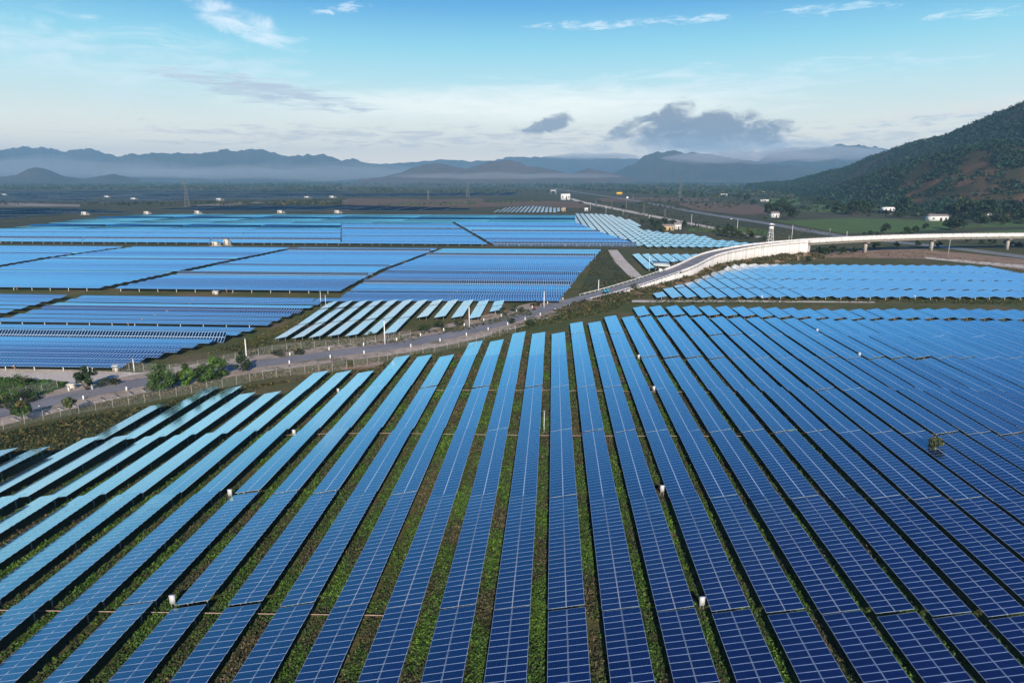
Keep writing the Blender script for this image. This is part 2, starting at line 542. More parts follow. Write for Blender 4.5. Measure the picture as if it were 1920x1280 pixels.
def tag(o, label=None, cat=None, group=None, kind=None):
    if label: o['label'] = label
    if cat: o['category'] = cat
    if group: o['group'] = group
    if kind: o['kind'] = kind
    return o


def thing(name, loc, label, cat, rz=0.0, group=None):
    o = link(name, None)
    o.location = loc; o.rotation_euler = (0, 0, rz)
    o.empty_display_size = .3
    return tag(o, label, cat, group)


ONES = ['', 'first', 'second', 'third', 'fourth', 'fifth', 'sixth', 'seventh', 'eighth', 'ninth', 'tenth', 'eleventh', 'twelfth', 'thirteenth',
        'fourteenth', 'fifteenth', 'sixteenth', 'seventeenth', 'eighteenth', 'nineteenth']
TENS = ['', '', 'twenty', 'thirty', 'forty', 'fifty', 'sixty', 'seventy', 'eighty', 'ninety']


def ordn(n):
    if n < 20: return ONES[n]
    if n % 10 == 0: return TENS[n // 10][:-1] + 'ieth'
    return TENS[n // 10] + '-' + ONES[n % 10]


def leafcloud(geo, C, rad, per, size, tint, flat=.75, jit=.25, shell=.35):
    """leaf-sized quads spread through ellipsoidal clumps: C (N,3), rad (N,), tint (N,3)"""
    N = len(C)
    if N == 0: return
    n = N * per
    c = np.repeat(np.asarray(C, float), per, 0)
    r = np.repeat(np.broadcast_to(rad, (N,)), per)
    d = rng.normal(size=(n, 3)); d /= np.linalg.norm(d, axis=1)[:, None]
    rr = r * (shell + (1 - shell) * rng.random(n)) ** .6
    p = c + d * rr[:, None] * np.array([1, 1, flat])
    nrm = d + rng.normal(size=(n, 3)) * .7; nrm[:, 2] += .5
    nrm /= np.linalg.norm(nrm, axis=1)[:, None]
    a = np.cross(nrm, rng.normal(size=(n, 3))); a /= np.linalg.norm(a, axis=1)[:, None]
    b = np.cross(nrm, a)
    s = np.repeat(np.broadcast_to(size, (N,)), per) * (.6 + .8 * rng.random(n)) * .5
    s = s[:, None]
    v = np.stack([p - a * s, p - b * s * .62, p + a * s, p + b * s * .62], 1).reshape(-1, 3)
    t = np.repeat(np.asarray(tint, float), per, 0) * (1 + jit * rng.normal(size=(n, 1)))
    t = np.clip(t, .004, 1)
    geo.add(v, np.arange(4 * n).reshape(-1, 4), 0, np.repeat(t, 4, 0))


def tints(n, base, var=.3, dry=0.0):
    b = np.array(base) * (1 + var * rng.normal(size=(n, 1)))
    if dry > 0:
        k = rng.random(n) < dry
        b[k] = np.array([.13, .105, .04]) * (1 + .25 * rng.normal(size=(k.sum(), 1)))
    return np.clip(b, .004, .5)


# ------------------------------------------------------------------ ground sheet
def axis(lo, hi, step, far_, grow=1.22):
    a = list(np.arange(lo, hi + .1, step))
    d, x = step, a[-1]
    while x < far_:
        d *= grow; x += d; a.append(x)
    d, x = step, a[0]
    pre = []
    while x > -far_:
        d *= grow; x -= d; pre.append(x)
    return np.array(pre[::-1] + a)


gx, gy = axis(-190, 270, 3.0, 45000), axis(20, 320, 3.0, 45000)
X, Y = np.meshgrid(gx, gy)
Zg = ground_z(X, Y)
nX, nY = len(gx), len(gy)
idx = np.arange(nX * nY).reshape(nY, nX)
G = Geo().add(np.stack([X, Y, Zg], -1).reshape(-1, 3), np.stack([idx[:-1, :-1], idx[:-1, 1:], idx[1:, 1:], idx[1:, :-1]], -1).reshape(-1, 4))
tag(G.obj('ground', MGROUND, smooth=True), kind='structure')


def ribbon(name, pts, width, mat, lift=.06, drape=True, kind='structure', step=3.0, crown=0.0):
    """a strip laid along a polyline (Catmull-Rom) on the ground or at the points' own height"""
    P = spline(pts, step)
    g = Geo(); vs = []
    for i, p in enumerate(P):
        t = (P[min(i + 1, len(P) - 1)] - P[max(i - 1, 0)]); t.z = 0; t.normalize()
        n = Vector((t.y, -t.x, 0))
        wv = width(i / (len(P) - 1)) if callable(width) else width
        for k in (-.5, -.17, .17, .5):
            q = p + n * (k * wv)
            z = gz(q.x, q.y) + lift if drape else p.z + lift
            vs.append((q.x, q.y, z))
    fs = [(4 * i + j, 4 * i + j + 1, 4 * i + 5 + j, 4 * i + 4 + j) for i in range(len(P) - 1) for j in range(3)]
    g.add(vs, fs)
    return tag(g.obj(name, mat), kind=kind), P


def spline(pts, step=3.0):
    P = [Vector(p) for p in pts]
    P = [P[0] * 2 - P[1]] + P + [P[-1] * 2 - P[-2]]
    out = []
    for i in range(1, len(P) - 2):
        a, b, c, d = P[i - 1:i + 3]
        n = max(1, int((c - b).length / step))
        for k in range(n):
            t = k / n
            out.append(.5 * ((2 * b) + (c - a) * t + (2 * a - 5 * b + 4 * c - d) * t * t + (3 * b - a - 3 * c + d) * t ** 3))
    out.append(P[-2])
    return out


def patch(name, pixels, mat, lift=.08, div=14):
    """a field or clearing on the ground, outlined by photograph pixels; draped by subdivision between its left and right sides"""
    P = [at(*q) for q in pixels]
    n = len(P) // 2
    top, bot = P[:n], P[n:][::-1]

    def along(L, t):
        k = t * (len(L) - 1); i = min(int(k), len(L) - 2)
        return L[i].lerp(L[i + 1], k - i)
    vs = []
    for i in range(div + 1):
        a, b = along(top, i / div), along(bot, i / div)
        for j in range(div + 1):
            q = a.lerp(b, j / div)
            w = mnoise.noise(q * .05) * min((a - b).length * .05, 6) if j in (0, div) else 0
            vs.append((q.x, q.y + w, gz(q.x, q.y) + lift))
    fs = [(i * (div + 1) + j, (i + 1) * (div + 1) + j, (i + 1) * (div + 1) + j + 1, i * (div + 1) + j + 1) for i in range(div) for j in range(div)]
    return tag(Geo().add(vs, fs).obj(name, mat), kind='structure')


# ------------------------------------------------------------------ road, ramp and overpass line
road_ground = [at(*q, .05) for q in [(-140, 806), (0, 774), (143, 741), (283, 714), (430, 690), (500, 680), (640, 661), (740, 648), (840, 628), (940, 603)]]
ramp_pts = [Vector(q) for q in [(9.6, 245, .1), (24, 264, .3), (40, 281, 1.0), (58, 299, 2.8), (74, 317, 4.5), (84, 330, 5.4), (106, 366, 7.0), (128, 389, 8.0), (148, 404, 8.7), (178, 421, 9.3)]]
deck_pts = [Vector(q) for q in [(178, 421, 9.3), (227, 441, 9.6), (278, 455, 9.8), (334, 463, 9.8), (395, 466, 9.7), (470, 460, 9.4)]]
allp = spline(road_ground + ramp_pts + deck_pts[1:], 3.0)
road_w = 8.0


def offs(P, i, k):
    t = (P[min(i + 1, len(P) - 1)] - P[max(i - 1, 0)]); t = Vector((t.x, t.y, 0)).normalized()
    return P[i] + Vector((t.y, -t.x, 0)) * k           # k > 0: right-hand (near) side


i_ramp = min(range(len(allp)), key=lambda i: (allp[i] - ramp_pts[1]).length)
i_deck = min(range(len(allp)), key=lambda i: (allp[i] - deck_pts[0]).length)


def strip(geo, P, i0, i1, ks, dz, mi=0):
    vs = []
    for i in range(i0, i1 + 1):
        for k, z in zip(ks, dz):
            q = offs(P, i, k); base = q.z if i >= i_ramp else gz(q.x, q.y) + .12 + .0 * q.z
            if i >= i_ramp: base = q.z + .02
            vs.append((q.x, q.y, base + z))
    m = len(ks)
    fs = [(a * m + j, a * m + j + 1, (a + 1) * m + j + 1, (a + 1) * m + j) for a in range(i1 - i0) for j in range(m - 1)]
    geo.add(vs, fs, mi)


g = Geo(); strip(g, allp, 0, len(allp) - 1, (-4, -1.3, 1.3, 4), (0, .05, .05, 0))
tag(g.obj('road', MASPH), kind='structure')
g = Geo(); strip(g, allp, 0, i_ramp, (-11.5, -8.5, -6, -4.0), (-.10, -.05, -.02, -.02)); strip(g, allp, 0, i_ramp, (4.0, 6, 8.5, 10.0), (-.02, -.02, -.05, -.10))
tag(g.obj('road_shoulder', MVERGE), kind='structure')


def wall_strip(geo, i0, i1, k_in, k_out, z_lo, z_hi, mi=0, absolute=False):
    """closed wall between two offsets of the road line; z relative to the road, or down to the ground"""
    vs, m = [], 4
    for i in range(i0, i1 + 1):
        a, b = offs(allp, i, k_in), offs(allp, i, k_out)
        lo_a = (gz(a.x, a.y) - .3) if absolute else a.z + z_lo
        lo_b = (gz(b.x, b.y) - .3) if absolute else b.z + z_lo
        vs += [(a.x, a.y, lo_a), (a.x, a.y, a.z + z_hi), (b.x, b.y, b.z + z_hi), (b.x, b.y, lo_b)]
    fs = []
    for a in range(i1 - i0):
        for j in range(4):
            fs.append((a * 4 + j, a * 4 + (j + 1) % 4, (a + 1) * 4 + (j + 1) % 4, (a + 1) * 4 + j))
    fs += [(0, 1, 2, 3), ((i1 - i0) * 4 + 3, (i1 - i0) * 4 + 2, (i1 - i0) * 4 + 1, (i1 - i0) * 4)]
    geo.add(vs, fs, mi)


ramp = thing('approach_ramp', (allp[i_ramp].x, allp[i_ramp].y, 0), 'curved road ramp with white retaining wall rising to the overpass', 'ramp')


def under(o, root):
    o.parent = root
    o.matrix_parent_inverse = Matrix.Translation(-Vector(root.location))
    return o


g = Geo(); wall_strip(g, i_ramp, i_deck, -4.35, 4.35, 0, -.06, 0, True)
under(g.obj('retaining_wall', MWALLS), ramp)
i_par = min(range(len(allp)), key=lambda i: (allp[i] - ramp_pts[4]).length)
for side in (-1, 1):
    g = Geo(); wall_strip(g, i_par, i_deck, side * 4.0, side * 4.5, -.5, .95)
    under(g.obj('parapet', MPARA), ramp)
    g = Geo()
    i0 = min(range(len(allp)), key=lambda i: (allp[i] - ramp_pts[2]).length) - (4 if side < 0 else 6)
    for i in range(i0, i_par, 1):
        p = offs(allp, i, side * 4.2)
        g.box((p.x, p.y, p.z + .35), (.14, .14, .8))
    for zz in (.45, .72):
        vs = []
    wall_strip(g, i0, i_par, side * 4.15, side * 4.25, .55, .80)
    under(g.obj('guard_rail', MWHITE), ramp)

bridge = thing('overpass_bridge', (227, 441, 0), 'long white concrete overpass on piers crossing the highway', 'bridge')
g = Geo(); wall_strip(g, i_deck, len(allp) - 1, -4.5, 4.5, -.45, -.06)
under(g.obj('deck_slab', MCONC), bridge)
for k in (-3.2, -1.1, 1.1, 3.2):
    g = Geo(); wall_strip(g, i_deck, len(allp) - 1, k - .3, k + .3, -2.1, -.47)
    under(g.obj('girder', MCONC), bridge)
for side in (-1, 1):
    g = Geo(); wall_strip(g, i_deck, len(allp) - 1, side * 4.25, side * 4.62, -.9, 1.0)
    under(g.obj('parapet', MPARA), bridge)
    g = Geo()
    for i in range(i_deck, len(allp) - 1):
        p = offs(allp, i, side * 4.4)
        g.box((p.x, p.y, p.z + 1.2), (.1, .1, .42))
    wall_strip(g, i_deck, len(allp) - 1, side * 4.37, side * 4.43, 1.36, 1.44)
    under(g.obj('hand_rail', MST), bridge)
for q in ((227, 441), (278, 455), (334, 463), (395, 466)):
    i = min(range(len(allp)), key=lambda j: math.hypot(allp[j].x - q[0], allp[j].y - q[1]))
    t = allp[i + 1] - allp[i - 1]; rz = math.atan2(t.y, t.x)
    p = allp[i]; h = p.z - 2.1
    g = Geo()
    g.box((p.x, p.y, (h - 1.0) / 2 - .2), (1.2, 2.3, h - 1.0 + .4), 0, rz, 1.05)
    pier = under(g.obj('pier', MCONC), bridge)
    g = Geo(); g.box((p.x, p.y, h - .5), (1.5, 5.2, 1.0), 0, rz, 1.12)
    cp = g.obj('pier_cap', MCONC); cp.parent = pier
p = allp[i_deck]; t = allp[i_deck + 1] - allp[i_deck - 1]
g = Geo().box((p.x + .9, p.y + .4, 3.4), (1.2, 9.6, 7.4), 0, math.atan2(t.y, t.x))
under(g.obj('abutment', MCONC), bridge)

# earth bank against the near side of the ramp wall
g = Geo(); vs = []
i0, i1 = i_ramp - 6, i_deck + 3
BANKH, BI0 = [], i0
for i in range(i0, i1 + 1):
    f = (i - i0) / (i1 - i0)
    hgt = .3 + max(0, allp[min(i, i_deck)].z) * (.28 + .16 * mnoise.noise(Vector((i * .13, 3, 0)))) + .5 * mnoise.noise(Vector((i * .4, 0, 0)))
    BANKH.append(max(hgt, .1))
    for k, q in ((4.34, 1.0), (6.5, .72), (9, .35), (12.5, -.04)):
        p = offs(allp, min(i, len(allp) - 2), k)
        vs.append((p.x, p.y, gz(p.x, p.y) + max(hgt, .1) * q + .35 * mnoise.noise(Vector((p.x * .3, p.y * .3, k))) * (q > 0)))
fs = [(a * 4 + j, (a + 1) * 4 + j, (a + 1) * 4 + j + 1, a * 4 + j + 1) for a in range(i1 - i0) for j in range(3)]
tag(Geo().add(vs, fs).obj('bank', MDIRT, smooth=True), kind='structure')



def surf_z(x, y):
    i = min(range(BI0, BI0 + len(BANKH)), key=lambda j: (allp[j].x - x) ** 2 + (allp[j].y - y) ** 2)
    k = (Vector((x, y, 0)) - allp[i]).dot((offs(allp, i, 1) - allp[i]).normalized())
    if BI0 < i < BI0 + len(BANKH) - 1 and 4.3 < k < 12.5:
        return gz(x, y) + BANKH[i - BI0] * float(np.interp(k, (4.34, 6.5, 9, 12.5), (1, .72, .35, -.04)))
    return gz(x, y)


# highway, service track and other ground sheets
hw_px = [(1010, 349), (1060, 357), (1130, 367), (1200, 378), (1300, 397), (1380, 410), (1450, 421), (1530, 435), (1600, 446), (1700, 456), (1800, 467), (1920, 482), (2100, 503), (2400, 540)]
_, HW = ribbon('highway', [at(*q) for q in hw_px], 13, MHIGH, .12, step=12)
for k, nm in ((-6.3, 'highway_edge_line'), (6.3, 'highway_edge_line')):
    ribbon(nm, [offs(HW, i, k) for i in range(0, len(HW), 4)], .5, MWHITE, .16, step=12)
patch('concrete_apron', [(-60, 690), (120, 693), (280, 699), (430, 688), (430, 697), (280, 716), (140, 722), (-60, 710)], MSAND, .06)
patch('green_patch', [(-60, 706), (60, 712), (130, 716), (120, 727), (40, 745), (-60, 766)], MGRASSF, .10)
patch('dirt_track', [(1140, 469), (1158, 469), (1173, 488), (1207, 521), (1183, 521), (1150, 488)], MSAND, .07)
patch('grass_field', [(1120, 470), (1140, 470), (1160, 496), (1178, 519), (1145, 537), (1085, 552)], MGRASSF, .05)
patch('concrete_ditch', [(1185, 563), (1400, 563), (1640, 566), (1640, 568), (1400, 566.5), (1185, 567)], MSAND, .10)
patch('bare_earth', [(1480, 476), (1700, 464), (1960, 490), (1960, 512), (1760, 485), (1480, 483)], MDIRT, .05)
patch('gravel_track', [(1735, 482), (1830, 490), (1960, 500), (1960, 507), (1830, 495), (1735, 485)], MSAND, .09)
patch('brown_field', [(1262, 380), (1340, 381), (1420, 384), (1470, 406), (1380, 402), (1300, 393)], MDIRTF, .10)
patch('paddy_field', [(1450, 414), (1600, 409), (1770, 414), (1790, 428), (1690, 436), (1580, 438)], MPADDY, .10)
patch('paddy_field', [(1840, 434), (1900, 431), (1990, 430), (1990, 437), (1900, 438), (1800, 439)], MPADDY, .10)
patch('paddy_field', [(1430, 374), (1470, 371), (1500, 374), (1500, 384), (1470, 386), (1445, 386)], MPADDY, .10)
patch('paddy_field', [(1500, 386), (1580, 382), (1650, 388), (1650, 394), (1570, 399), (1500, 396)], MPADDY, .10)
patch('paddy_field', [(1800, 421), (1880, 416), (1990, 416), (1990, 424), (1880, 426), (1800, 428)], MPADDY, .10)
patch('brown_field', [(1720, 386), (1830, 382), (1990, 382), (1990, 388), (1830, 389), (1720, 392)], MDIRTF, .10)
patch('brown_field', [(1120, 372), (1230, 370), (1330, 372), (1330, 377), (1230, 378), (1130, 379)], MDIRTF, .10)
patch('paddy_field', [(1290, 428), (1380, 424), (1440, 432), (1440, 440), (1380, 438), (1290, 434)], MPADDY, .08)
patch('brown_field', [(650, 372), (800, 374), (905, 372), (905, 384), (800, 390), (640, 389)], MDIRTF, .10)
patch('brown_field', [(860, 381), (1000, 377), (1090, 378), (1110, 392), (1000, 386), (860, 389)], MDIRTF, .12)
patch('sand_bed', [(370, 384), (480, 379), (650, 376), (650, 378), (480, 382), (370, 387)], MRIVER, .12)
patch('sand_bed', [(-60, 381), (60, 381), (150, 384), (150, 388), (60, 387), (-60, 388)], MRIVER, .12)
patch('side_road', [(1075, 372), (1090, 377), (1430, 444), (1420, 446), (1085, 380), (1068, 373)], MSAND, .12)
patch('red_clearing', [(640, 684), (690, 680), (720, 678), (715, 690), (680, 694), (640, 694)], MDIRT, .08)

# ------------------------------------------------------------------ distant mountains and the near hill
def resample(pts, n):
    xs = np.array([p[0] for p in pts], float); out = []
    t = np.linspace(xs[0], xs[-1], n)
    return [t] + [np.interp(t, xs, np.array([p[k] for p in pts], float)) for k in range(1, len(pts[0]))]


def ridge(name, crest, dist, mat, label, depth=.16, n=300, rough=1.0, seed=0):
    """a mountain range: its crest stands at a true distance, its feet on the plain before and behind"""
    px, py = resample(crest, n)
    rows = [(-depth, 0.0), (-depth * .72, .16), (-depth * .48, .40), (-depth * .24, .70), (-depth * .1, .88), (0, 1.0), (depth * .25, .6), (depth * .8, -.01)]
    vs = []
    for i in range(n):
        D = dist * (1 + .05 * mnoise.noise(Vector((px[i] * .006, seed, 0))))
        c = far(px[i], py[i], D)
        for dk, hk in rows:
            k = 1 + dk * (1 + .3 * mnoise.noise(Vector((px[i] * .012, dk * 9, seed))))
            gl = mnoise.fractal(Vector((px[i] * .035, dk * 14, seed)), .9, 2, 5) * .09 * rough
            h = max(c.z, 5) * (hk + (gl if 0 < hk < 1 else (gl * .10 + .07 * rough * mnoise.fractal(Vector((px[i] * .055, seed, 3)), .8, 2, 4) if hk == 1 else 0)))
            vs.append((c.x * k, c.y * k, h if hk > 0 else -3))
    m = len(rows)
    fs = [(a * m + j, (a + 1) * m + j, (a + 1) * m + j + 1, a * m + j + 1) for a in range(n - 1) for j in range(m - 1)]
    return tag(Geo().add(vs, fs).obj(name, mat, smooth=True), kind='structure')


ridge('mountains', [(-400, 300), (-200, 280), (-60, 288), (0, 282), (43, 275), (77, 277), (123, 283), (170, 278), (213, 293), (260, 300), (330, 318), (420, 334)], 12200, MMOUNT, '', .14, seed=1)
ridge('mountains', [(180, 300), (240, 290), (287, 287), (350, 288), (395, 286), (417, 280), (437, 284), (473, 279), (493, 280), (520, 290), (547, 293), (567, 291), (607, 289), (640, 301), (660, 298), (687, 305), (720, 310), (760, 322), (800, 335)], 10500, MMOUNT, '', .14, seed=2)
ridge('mountains', [(640, 318), (700, 308), (780, 304), (827, 299), (880, 302), (927, 301), (950, 295), (1000, 294), (1073, 295), (1173, 297), (1300, 300), (1400, 318)], 12200, MMOUNT, '', .12, seed=3)
ridge('mountains', [(-120, 336), (-40, 333), (0, 332), (30, 328), (53, 317), (66, 314), (82, 315), (100, 323), (123, 331), (157, 335), (185, 331), (213, 326), (235, 331), (262, 336)], 7200, MMOUNT, '', .10, seed=4)
ridge('mountains', [(670, 337), (715, 332), (740, 327), (780, 313), (800, 308), (823, 306), (850, 312), (872, 317), (885, 313), (923, 303), (955, 300), (987, 310), (1040, 319), (1067, 326), (1103, 316), (1125, 320), (1155, 326), (1190, 336)], 6800, MMOUNTR, '', .14, seed=5)
ridge('mountains', [(1090, 336), (1153, 322), (1187, 308), (1210, 292), (1232, 285), (1257, 283), (1285, 286), (1323, 288), (1357, 294), (1400, 300), (1440, 306), (1500, 312), (1580, 326), (1640, 336)], 8200, MMOUNT, '', .15, seed=6)
ridge('mountains', [(1380, 325), (1440, 292), (1467, 284), (1500, 283), (1545, 276), (1583, 271), (1620, 273), (1660, 279), (1740, 292), (1850, 325)], 10500, MMOUNT, '', .12, seed=7)

# the wooded hill on the right: foot, near spur, valley and main crest, each line at its own distance
hc = [  # column pixel: (foot y, D) (spur y, D) (behind the spur y, D) (crest y, D)
    (1400, (352, 2900), (349, 3050), (348, 3150), (346, 3300)), (1480, (362, 2200), (352, 2450), (349, 2600), (340, 2900)),
    (1560, (378, 1500), (352, 1950), (356, 2200), (320, 2700)), (1640, (386, 1280), (325, 1750), (338, 2050), (293, 2500)),
    (1700, (390, 1180), (305, 1650), (320, 1950), (271, 2350)), (1760, (392, 1130), (288, 1580), (303, 1880), (256, 2250)),
    (1820, (393, 1110), (274, 1500), (288, 1800), (233, 2150)), (1870, (394, 1100), (266, 1460), (278, 1760), (211, 2080)),
    (1920, (394, 1090), (268, 1430), (272, 1720), (192, 2020)), (2000, (394, 1090), (250, 1450), (240, 1600), (166, 2000)),
    (2200, (394, 1100), (210, 1500), (200, 1650), (120, 1950)), (2500, (394, 1150), (190, 1550), (180, 1700), (100, 2000))]
n = 150
cols = np.linspace(1400, 2500, n); ks = [c[0] for c in hc]
lines = []
for li in range(4):
    lines.append((np.interp(cols, ks, [c[li + 1][0] for c in hc]), np.interp(cols, ks, [c[li + 1][1] for c in hc])))
HILL = []
sub = (12, 5, 12)
for i in range(n):
    L4 = [far(cols[i], lines[k][0][i], lines[k][1][i]) for k in range(4)]
    L4[0].z = -2
    col = []
    for k in range(3):
        for j in range(sub[k]):
            t = j / sub[k]
            q = L4[k].lerp(L4[k + 1], t)
            if k == 0: q.z += (L4[1].z) * .10 * math.sin(t * math.pi * 2) * -.7
            col.append(q)
    col.append(L4[3])
    back = L4[3] * 1.0; back = Vector((L4[3].x * 1.25, L4[3].y * 1.25, L4[3].z * .6)); col.append(back)
    col.append(Vector((L4[3].x * 1.6, L4[3].y * 1.6, -3)))
    for q in col[1:-2]:
        q.z += 6.0 * mnoise.fractal(Vector((q.x * .006, q.y * .006, 0)), 1.0, 2, 5) * min(1, q.z / 40)
    HILL.append(col)
m = len(HILL[0])
vs = [tuple(q) for c in HILL for q in c]
fs = [(a * m + j, (a + 1) * m + j, (a + 1) * m + j + 1, a * m + j + 1) for a in range(n - 1) for j in range(m - 1)]
tag(Geo().add(vs, fs).obj('hill', MHILL, smooth=True), kind='structure')
# trees over the hill: a wood that reads as one mass
hv = np.array(vs).reshape(n, m, 3)
ii = rng.integers(0, n - 1, 60000); jj = rng.integers(0, m - 3, 60000); uu, vv = rng.random(60000)[:, None], rng.random(60000)[:, None]
pp = hv[ii, jj] * (1 - uu) * (1 - vv) + hv[ii + 1, jj] * uu * (1 - vv) + hv[ii, jj + 1] * (1 - uu) * vv + hv[ii + 1, jj + 1] * uu * vv
keep = []
for q in pp:
    nn = mnoise.fractal(Vector((q[0] * .006, q[1] * .006, q[2] * .012)), .8, 2, 4)
    bare = mnoise.noise(Vector(((q[0] - 900) * .004, (q[1] - 1200) * .004, 4))) * .5 + max(0, 1 - math.hypot(pix(q)[0] - 1830, (pix(q)[1] - 310) * 1.6) / 46)
    if nn - bare * .8 > -.62 + .45 * rng.random() and pix(q)[0] < 2150: keep.append(q)
pp = np.array(keep)
g = Geo()
rad = rng.uniform(1.8, 5.2, len(pp))
pp[:, 2] += rad * .55
leafcloud(g, pp, rad, 9, rad * .95, tints(len(pp), (.018, .047, .026), .36, .010), .85)
tag(g.obj('hill_wood', MLEAF), kind='stuff')

# ------------------------------------------------------------------ solar tables
PW = 2.0                                                            # panel length across the table
TILT = R(11)
FR, FC = .024, .05


def sheet(nn, halves=(-1, 1), FR=FR):
    """top of nn panels along Y (each 1 m), glass and frame as neighbouring faces, with a closed rim below"""
    g = Geo()
    for hsd in halves:
        x0, x1 = (-PW - .01, -.01) if hsd < 0 else (.01, PW + .01)
        xs = [x0, x0 + FR + (0 if hsd < 0 else .03), x1 - FR - (.03 if hsd < 0 else 0), x1]
        ys = []
        for i in range(nn):
            ys += [i, i + FR]
            if i == nn - 1: ys += [i + 1 - FR, i + 1]
            else: ys += [i + 1 - FR]
        ys = np.array(ys, float) - nn / 2
        VX, VY = np.meshgrid(xs, ys)
        V = np.stack([VX, VY, np.zeros_like(VX)], -1).reshape(-1, 3)
        k = len(ys); ix = np.arange(k * 4).reshape(k, 4)
        F = np.stack([ix[:-1, :-1], ix[:-1, 1:], ix[1:, 1:], ix[1:, :-1]], -1)
        Mi = np.zeros((k - 1, 3), int)
        Mi[:, (0, 2)] = 1
        for r in range(k - 1):
            if ys[r + 1] - ys[r] < .5: Mi[r, :] = 1
        g.add(V, F.reshape(-1, 4), Mi.ravel())
        a, b = -nn / 2, nn / 2
        g.add([(x0, a, 0), (x1, a, 0), (x1, b, 0), (x0, b, 0), (x0, a, -.04), (x1, a, -.04), (x1, b, -.04), (x0, b, -.04)],
              [(0, 4, 5, 1), (1, 5, 6, 2), (2, 6, 7, 3), (3, 7, 4, 0)], 1)
        g.add([(x0, a, -.04), (x0, b, -.04), (x1, b, -.04), (x1, a, -.04)], [(0, 1, 2, 3)], 2)
    return g


def panel_geo():
    g = Geo()
    a, b = .492, PW / 2 - .005
    xs, ys = [-b, -b + FR, b - FR, b], [-a, -a + FR, a - FR, a]
    V = [(x, y, 0) for y in ys for x in xs]
    F = [(r * 4 + c, r * 4 + c + 1, r * 4 + c + 5, r * 4 + c + 4) for r in range(3) for c in range(3)]
    g.add(V, F, [0 if i == 4 else 1 for i in range(9)])
    g.add([(-b, -a, 0), (b, -a, 0), (b, a, 0), (-b, a, 0), (-b, -a, -.04), (b, -a, -.04), (b, a, -.04), (-b, a, -.04)],
          [(0, 4, 5, 1), (1, 5, 6, 2), (2, 6, 7, 3), (3, 7, 4, 0), (4, 7, 6, 5)], [1, 1, 1, 1, 2])
    return g


PANEL = panel_geo().mesh('panel', [MG, MFR, MBACK])
_cache = {}


def half_mesh(nn, h, pale=False):
    if ('h', nn, h, pale) not in _cache:
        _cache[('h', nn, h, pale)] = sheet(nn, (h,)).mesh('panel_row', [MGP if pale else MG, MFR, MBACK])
    return _cache[('h', nn, h, pale)]


def frame_mesh(nn, zc):
    k = ('f', nn)
    if k not in _cache:
        g = Geo()
        for x in (-1.5, -.55, .0, .55, 1.5):
            g.box((x, 0, -.10), (.07 if x else .13, nn - .1, .10))
        for y in np.arange(-nn / 2 + 1.2, nn / 2 - .9, 4.1):
            g.box((0, y, -.20), (3.6, .08, .10))
        _cache[k] = g.mesh('support_frame', [MST])
    return _cache[k]


def post_mesh(side):
    k = ('p', side)
    if k not in _cache:
        g = Geo(); x = -1.15 if side < 0 else 1.15
        top = 1.5 + x * math.tan(TILT) - .22
        g.box((x, 0, top / 2 - .25), (.13, .13, top + .5))
        _cache[k] = g.mesh('post', [MST])
    return _cache[k]


TABLES = []      # dict(w, s0, nn, tier, row, field)


def add_table(w, s0, nn, **kw):
    ln = nn * kw.get('sy', 1)
    s = s0 + ln / 2
    x, y = xy(w, s)
    pts = [xy(w, s0), xy(w, s0 + ln)]
    z0, z1 = (gz(*p) for p in pts)
    d = dict(x=x, y=y, z=(z0 + z1) / 2, pitch=math.atan2(z1 - z0, nn) * (.25 if w < -28 and kw.get('field') == 'main' else .8), nn=nn, w=w, s=s, **kw)
    u = pix((x, y, d['z'] + 1.5))
    d['px'] = u
    ends = [pix((p[0], p[1], z + 1.5)) for p, z in zip(pts, (z0, z1))]
    vis = any(-140 < e[0] < 2060 and 250 < e[1] < 1330 for e in ends + [u])
    if not vis: return
    d['area'] = nn * 4 * 47 / max(u[2], 20) ** 3
    TABLES.append(d)


P0, PITCHW = 2.04, 5.9
joints = [10.6, 38.1, 65.6, 93.1, 120.0, 147.0, 174.4, 202.0]
end_px = [(18, 853), (75, 852), (300, 765), (407, 730), (450, 730), (490, 737), (577, 703), (617, 703), (658, 700), (705, 700), (768, 663), (807, 663), (850, 663),
          (900, 642), (938, 640), (980, 623), (1015, 623), (1050, 623), (1082, 605), (1115, 604), (1145, 589), (1175, 590)]
row_end = {}
for q in end_px:
    w, s = ws(at(*q, 1.55))
    k = round((w - P0) / PITCHW)
    row_end[k] = max(s, row_end.get(k, 0))
kmin, kmax = min(row_end), max(row_end)
print('ROWENDS', {k: round(v) for k, v in sorted(row_end.items())})
for k in range(-34, 44):
    if k in row_end: e = row_end[k]
    elif k < kmin: e = row_end[kmin] - 1.5 * (kmin - k)
    elif k < kmax: e = min((abs(j - k), row_end[j]) for j in row_end)[1]
    else: e = 247.5
    w = P0 + PITCHW * k
    dj = .036 * w
    segs = [(joints[j] + dj, joints[j + 1] + dj, j) for j in range(len(joints) - 1)]
    if k >= 1: segs += [(202 + dj * .5, min(228.5, max(e, 203)), 7)]
    if k >= kmax - 1: segs += [(231.5, 247.5, 8)]
    for a, b, j in segs:
        b = min(b, e + 2)
        gap = random.choice((.10, .12, .15, .22, .35, .6))
        nn = int(b - a - gap + .25)
        if nn >= 5 and b > 45:
            add_table(w, a + gap / 2, nn, tier=j, row=k, field='main', sy=(b - a - gap) / nn)


def poly(px, h=1.4): return [ws(at(q[0], q[1], h)) for q in px]


